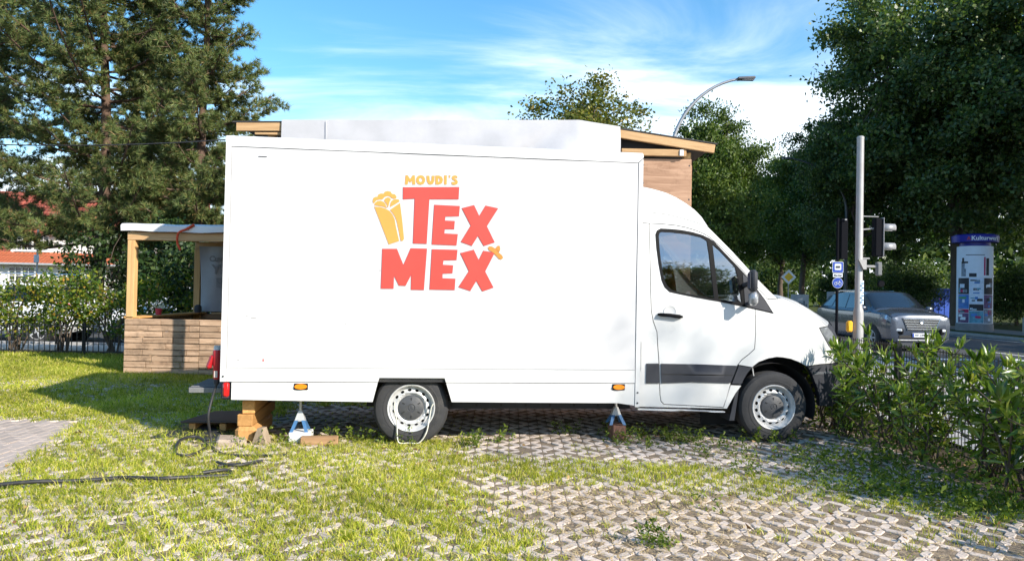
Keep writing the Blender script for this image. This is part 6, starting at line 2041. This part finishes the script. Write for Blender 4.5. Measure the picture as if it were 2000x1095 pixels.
def pine_data(seed, H, R, z0, tufts_per_m, spread=1.0, lean=(0, 0), dens=1.0):
    rng = np.random.default_rng(seed)
    mb = MB()
    tr = .19 * H / 17
    axis = lambda z: np.array([lean[0] * (z / H) ** 1.5 + .10 * math.sin(z * .5 + seed), lean[1] * (z / H) ** 1.5 + .08 * math.cos(z * .43 + seed), z])
    mb.tube([tuple(axis(H * i / 16)) for i in range(17)], [tr * (1 - .93 * (i / 16) ** 1.1) for i in range(17)], 10, caps=False)
    Tp, Td = [], []
    z = z0
    while z < H - .2:
        f = (z - z0) / (H - z0)
        prof = (1 - f) ** .62 * (.72 + .28 * math.sin(min(1, f * 3.2) * math.pi / 2)) * (.82 + .35 * rng.random())
        nb_ = rng.integers(4, 7)
        a0_ = rng.random() * 6.28
        for k in range(nb_):
            if rng.random() < .22:
                continue
            az = a0_ + 2 * math.pi * k / nb_ + rng.normal(0, .25)
            L_ = R * prof * rng.uniform(.62, 1.12)
            if L_ < .5:
                L_ = .5
            b = axis(z + rng.normal(0, .12))
            d = np.array([math.cos(az), math.sin(az), 0])
            rise = rng.uniform(-.12, .22) + .35 * f
            pts = []
            for i in range(6):
                t = i / 5
                p = b + d * L_ * t + np.array([0, 0, L_ * (rise * t - .10 * math.sin(t * math.pi) + .16 * t * t)])
                pts.append(p)
            mb.tube([tuple(p) for p in pts], [tr * .24 * (1 - .55 * f) * (1 - .85 * i / 5) + .008 for i in range(6)], 5, caps=False)
            # side shoots bearing tufts
            ns = max(6, int(L_ * 10.5 * dens))
            for s_ in range(ns):
                t = .08 + .92 * (s_ + rng.random()) / ns
                i = min(4, int(t * 5)); u = t * 5 - i
                p0 = pts[i] * (1 - u) + pts[i + 1] * u
                sd = rng.choice([-1, 1])
                dd_ = d * rng.uniform(.2, .9) + sd * np.array([-d[1], d[0], 0]) * rng.uniform(.2, 1.1) + np.array([0, 0, rng.uniform(-.30, .75)])
                dd_ /= np.linalg.norm(dd_)
                sl = rng.uniform(.30, 1.05) * (1.15 - .45 * t) * min(1, L_ / 2) * spread
                p1 = p0 + dd_ * sl
                mb.tube([tuple(p0), tuple(p1)], [.010, .005], 3, caps=False)
                m_ = max(2, int(sl * tufts_per_m))
                for q_ in range(m_):
                    v = .25 + .75 * (q_ + .6) / m_
                    Tp.append(p0 + dd_ * sl * v + rng.normal(0, .035, 3)); Td.append(dd_ + rng.normal(0, .28, 3) + np.array([0, 0, .25]))
            Tp.append(pts[-1]); Td.append(d + np.array([0, 0, .4]))
        z += rng.uniform(.32, .52) * H / 17
    Tp, Td = np.array(Tp), np.array(Td); Td /= np.linalg.norm(Td, axis=1, keepdims=True)
    nn_ = 22
    n = len(Tp)
    idx = np.repeat(np.arange(n), nn_)
    f = Td[idx] * .9 + rnd_dirs(n * nn_, 0, rng) * .85
    f /= np.linalg.norm(f, axis=1, keepdims=True)
    ln = rng.uniform(.13, .24, n * nn_).reshape(-1, 1)
    s = np.cross(f, rnd_dirs(n * nn_, 0, rng)); s /= np.linalg.norm(s, axis=1, keepdims=True) + 1e-9
    wd = rng.uniform(.0065, .0125, n * nn_).reshape(-1, 1)
    P = Tp[idx]
    V = np.stack([P - s * wd, P + s * wd, P + f * ln], 1).reshape(-1, 3)
    # one random colour per tuft: the needles of a tuft share the tuft's centre corner
    Fc = np.arange(n * nn_ * 3).reshape(-1, 3)
    me_l = np_mesh('crown', V, Fc); me_l.materials.append(lf_needle)
    me_t = bpy.data.meshes.new('trunk'); me_t.from_pydata(mb.v, [], mb.f); set_smooth(me_t); me_t.materials.append(m_pbark); me_t.update()
    return me_t, me_l
pA = pine_data(5, 18.5, 5.6, 3.0, 11.5)
tree('pine_tree', 'large spreading pine at the left picture edge', pA, (-13.4, 24.0, 0), .3, 1.0, 'pines on the left')
pB = pine_data(9, 16.5, 2.25, 1.2, 12.0, dens=1.25)
tree('pine_tree', 'slender pine whose right edge stands free against the sky', pB, (-9.9, 23.5, 0), 1.2, 1.0, 'pines on the left')
tree('pine_tree', 'pine farther back between the two front pines', pB, (-15.8, 32.0, 0), 2.9, 1.0, 'pines on the left')

thin = tree_data(25, 19.0, 4.6, 9.5, 46, 80, .13, .9, lf_mid, tr=.13, lobes=5, hollow=.0)
tree('broadleaf_tree', 'slim thin leaved tree across the road past the right picture edge', thin, (23.4, -8.0, .07), .5, 1.0)
tree('broadleaf_tree', 'round tree behind the photographer, mirrored in the cab window', mid, (16.5, -20.5, 0), 1.2, 1.0)

tree('pine_tree', 'pine at the far left, mostly outside the picture', pA, (-21.5, 28.5, 0), 2.1, .95, 'pines on the left')

# hedge on the left, bush by bush
def bush_data(seed, w, h, d, n, leaf, mat, low=.25, long=False, lean_up=.3):
    rng = np.random.default_rng(seed)
    mb = MB()
    tips = []
    for k in range(9):
        a = rng.random() * 6.28
        e = np.array([math.cos(a) * w * .42 * rng.random() ** .5, math.sin(a) * d * .42 * rng.random() ** .5, h * rng.uniform(.65, 1.0)])
        tips.append(limb(mb, (rng.normal(0, w * .06), rng.normal(0, d * .06), -.03), e, .022, .007, rng, n=4, sides=5))
    cl = 46
    C_ = np.stack([rng.uniform(-.5, .5, cl) * w, rng.uniform(-.5, .5, cl) * d, (low + (1 - low) * rng.random(cl) ** .75) * h], 1)
    idx = rng.integers(0, cl, n)
    P = C_[idx] + rng.normal(0, 1, (n, 3)) * np.array([.13, .11, .10]) * min(1.0, h)
    P[:, 2] = np.maximum(P[:, 2], .05)
    V, F_ = leaf_arrays(P, leaf * rng.uniform(.6, 1.25, n), leaf * .62 * rng.uniform(.6, 1.2, n), rng, up=lean_up)
    me_l = np_mesh('foliage', V, F_); me_l.materials.append(mat)
    me_t = bpy.data.meshes.new('stems'); me_t.from_pydata(mb.v, [], mb.f); set_smooth(me_t); me_t.materials.append(m_bark); me_t.update()
    return me_t, me_l
def bush(name, label, data, loc, rz=0, sc=1.0, group=None):
    t = thing(name, label, 'shrub', loc, rz, group)
    t.scale = (sc, sc, sc) if not isinstance(sc, tuple) else sc
    link('stems', data[0], None, t)
    tag(link('foliage', data[1], None, t), kind='stuff')
    return t
hb_ = [bush_data(41 + k, 1.5, 1.72, .95, 1950, .090, lf_hedge) for k in range(3)]
labs = ['leftmost yellow green hedge shrub at the picture edge', 'yellow green hedge shrub below the white house windows', 'yellow green hedge shrub before the first parked white car', 'yellowing hedge shrub in the middle of the left hedge', 'hedge shrub with orange tips left of the stall', 'last hedge shrub touching the stall corner']
for k in range(6):
    bush('hedge_shrub', labs[k], hb_[k % 3], (-11.35 + k * .98, 15.45 + .12 * (k % 2), 0), k * 1.1 + (0 if k % 2 else .2), (1.0, 1.0, .82 + .06 * (k % 3)), 'shrubs of the left hedge')
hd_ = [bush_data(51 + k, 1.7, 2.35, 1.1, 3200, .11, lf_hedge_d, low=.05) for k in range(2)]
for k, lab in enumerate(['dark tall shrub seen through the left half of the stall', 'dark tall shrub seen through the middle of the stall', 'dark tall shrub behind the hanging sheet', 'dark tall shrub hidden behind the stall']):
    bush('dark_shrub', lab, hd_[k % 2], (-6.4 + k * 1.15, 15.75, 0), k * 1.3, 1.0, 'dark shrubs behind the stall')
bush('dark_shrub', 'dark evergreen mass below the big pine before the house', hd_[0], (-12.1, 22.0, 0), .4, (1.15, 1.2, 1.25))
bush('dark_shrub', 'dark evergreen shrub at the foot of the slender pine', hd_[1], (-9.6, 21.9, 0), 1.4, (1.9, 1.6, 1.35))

# glossy laurel-like shrubs by the fence
def laurel_data(seed, w, h, n_stem, whorls, leafL):
    rng = np.random.default_rng(seed)
    mb = MB()
    PP, FW = [], []
    for k in range(n_stem):
        a = rng.random() * 6.28
        r_ = rng.random() ** .6 * w * .72
        top = np.array([math.cos(a) * r_, math.sin(a) * r_, h * rng.uniform(.55, 1.05)])
        pts = limb(mb, (rng.normal(0, .10), rng.normal(0, .10), -.03), top, .012, .005, rng, wob=.22, n=6, sides=5)
        pts = [np.array(p) for p in pts]
        for q_ in range(whorls):
            t = .22 + .78 * (q_ + rng.random() * .7) / whorls
            i = min(5, int(t * 6)); u = t * 6 - i
            p = pts[i] * (1 - u) + pts[i + 1] * u
            ax = pts[i + 1] - pts[i]; ax /= np.linalg.norm(ax) + 1e-9
            m_ = rng.integers(3, 6)
            for l_ in range(m_):
                dr_ = rng.normal(size=3); dr_ -= ax * dr_.dot(ax); dr_ /= np.linalg.norm(dr_) + 1e-9
                up_ = .25 + .75 * t
                f = dr_ * 1.0 + ax * up_ * rng.uniform(.2, 1.3) + np.array([0, 0, rng.normal(.05, .25)])
                PP.append(p); FW.append(f / np.linalg.norm(f))
        for l_ in range(9):
            dr_ = rng.normal(size=3); ax = np.array([0, 0, 1.0])
            f = dr_ / np.linalg.norm(dr_) * .6 + ax
            PP.append(pts[-1]); FW.append(f / np.linalg.norm(f))
    PP, FW = np.array(PP), np.array(FW)
    n = len(PP)
    V, F_ = leaf_arrays(PP, leafL * rng.uniform(.42, 1.22, n), leafL * .20 * rng.uniform(.75, 1.25, n), rng, fwd=FW, fold=.16, droop=.22, long=True)
    me_l = np_mesh('foliage', V, F_); me_l.materials.append(lf_laurel)
    me_t = bpy.data.meshes.new('stems'); me_t.from_pydata(mb.v, [], mb.f); set_smooth(me_t); me_t.materials.append(m_bark); me_t.update()
    return me_t, me_l
la = [laurel_data(61 + k, 1.0, 1.08, 17, 12, .145) for k in range(3)]
LP = [(3.62, 8.15, .86, 0, 'glossy green shrub right in front of the truck bumper'), (3.78, 7.35, .98, 1, 'glossy green shrub below the signal pole'),
      (3.80, 6.75, .78, 2, 'glossy green shrub in front of the silver car'), (3.92, 6.05, .90, 0, 'glossy arching shrub beside the gap in the hedge'),
      (3.95, 5.45, 1.02, 1, 'glossy shrub near the right edge with pale arching leaves'), (4.0, 4.9, .98, 2, 'last glossy shrub cut by the right picture edge'),
      (3.55, 7.75, .55, 2, 'low glossy shrub in shade beside the front wheel')]
for k, (x, y, s_, d_, lab) in enumerate(LP):
    bush('laurel_shrub', lab, la[d_], (x, y, 0), k * 1.7, s_, 'glossy shrubs along the fence')
# low broad leaves and ground cover under them
rng = np.random.default_rng(88)
n = 2600
P = np.stack([rng.uniform(2.8, 4.05, n), rng.uniform(4.2, 8.8, n), rng.random(n) ** 1.6 * .20 + .015], 1)
edge = 2.75 + .35 * np.sin(P[:, 1] * 1.9) + .25 * np.clip(6.0 - P[:, 1], 0, 2) * .6
P = P[(P[:, 0] > edge + .1) & (rng.random(n) < smoothstep(0, .8, P[:, 0] - edge))]
V, F_ = leaf_arrays(P, rng.uniform(.035, .085, len(P)), rng.uniform(.015, .035, len(P)), rng, up=.35)
tag(link('ground_cover', np_mesh('ground_cover', V, F_), m_weed), 'low leafy ground cover under the glossy shrubs', 'ground cover', kind='stuff')
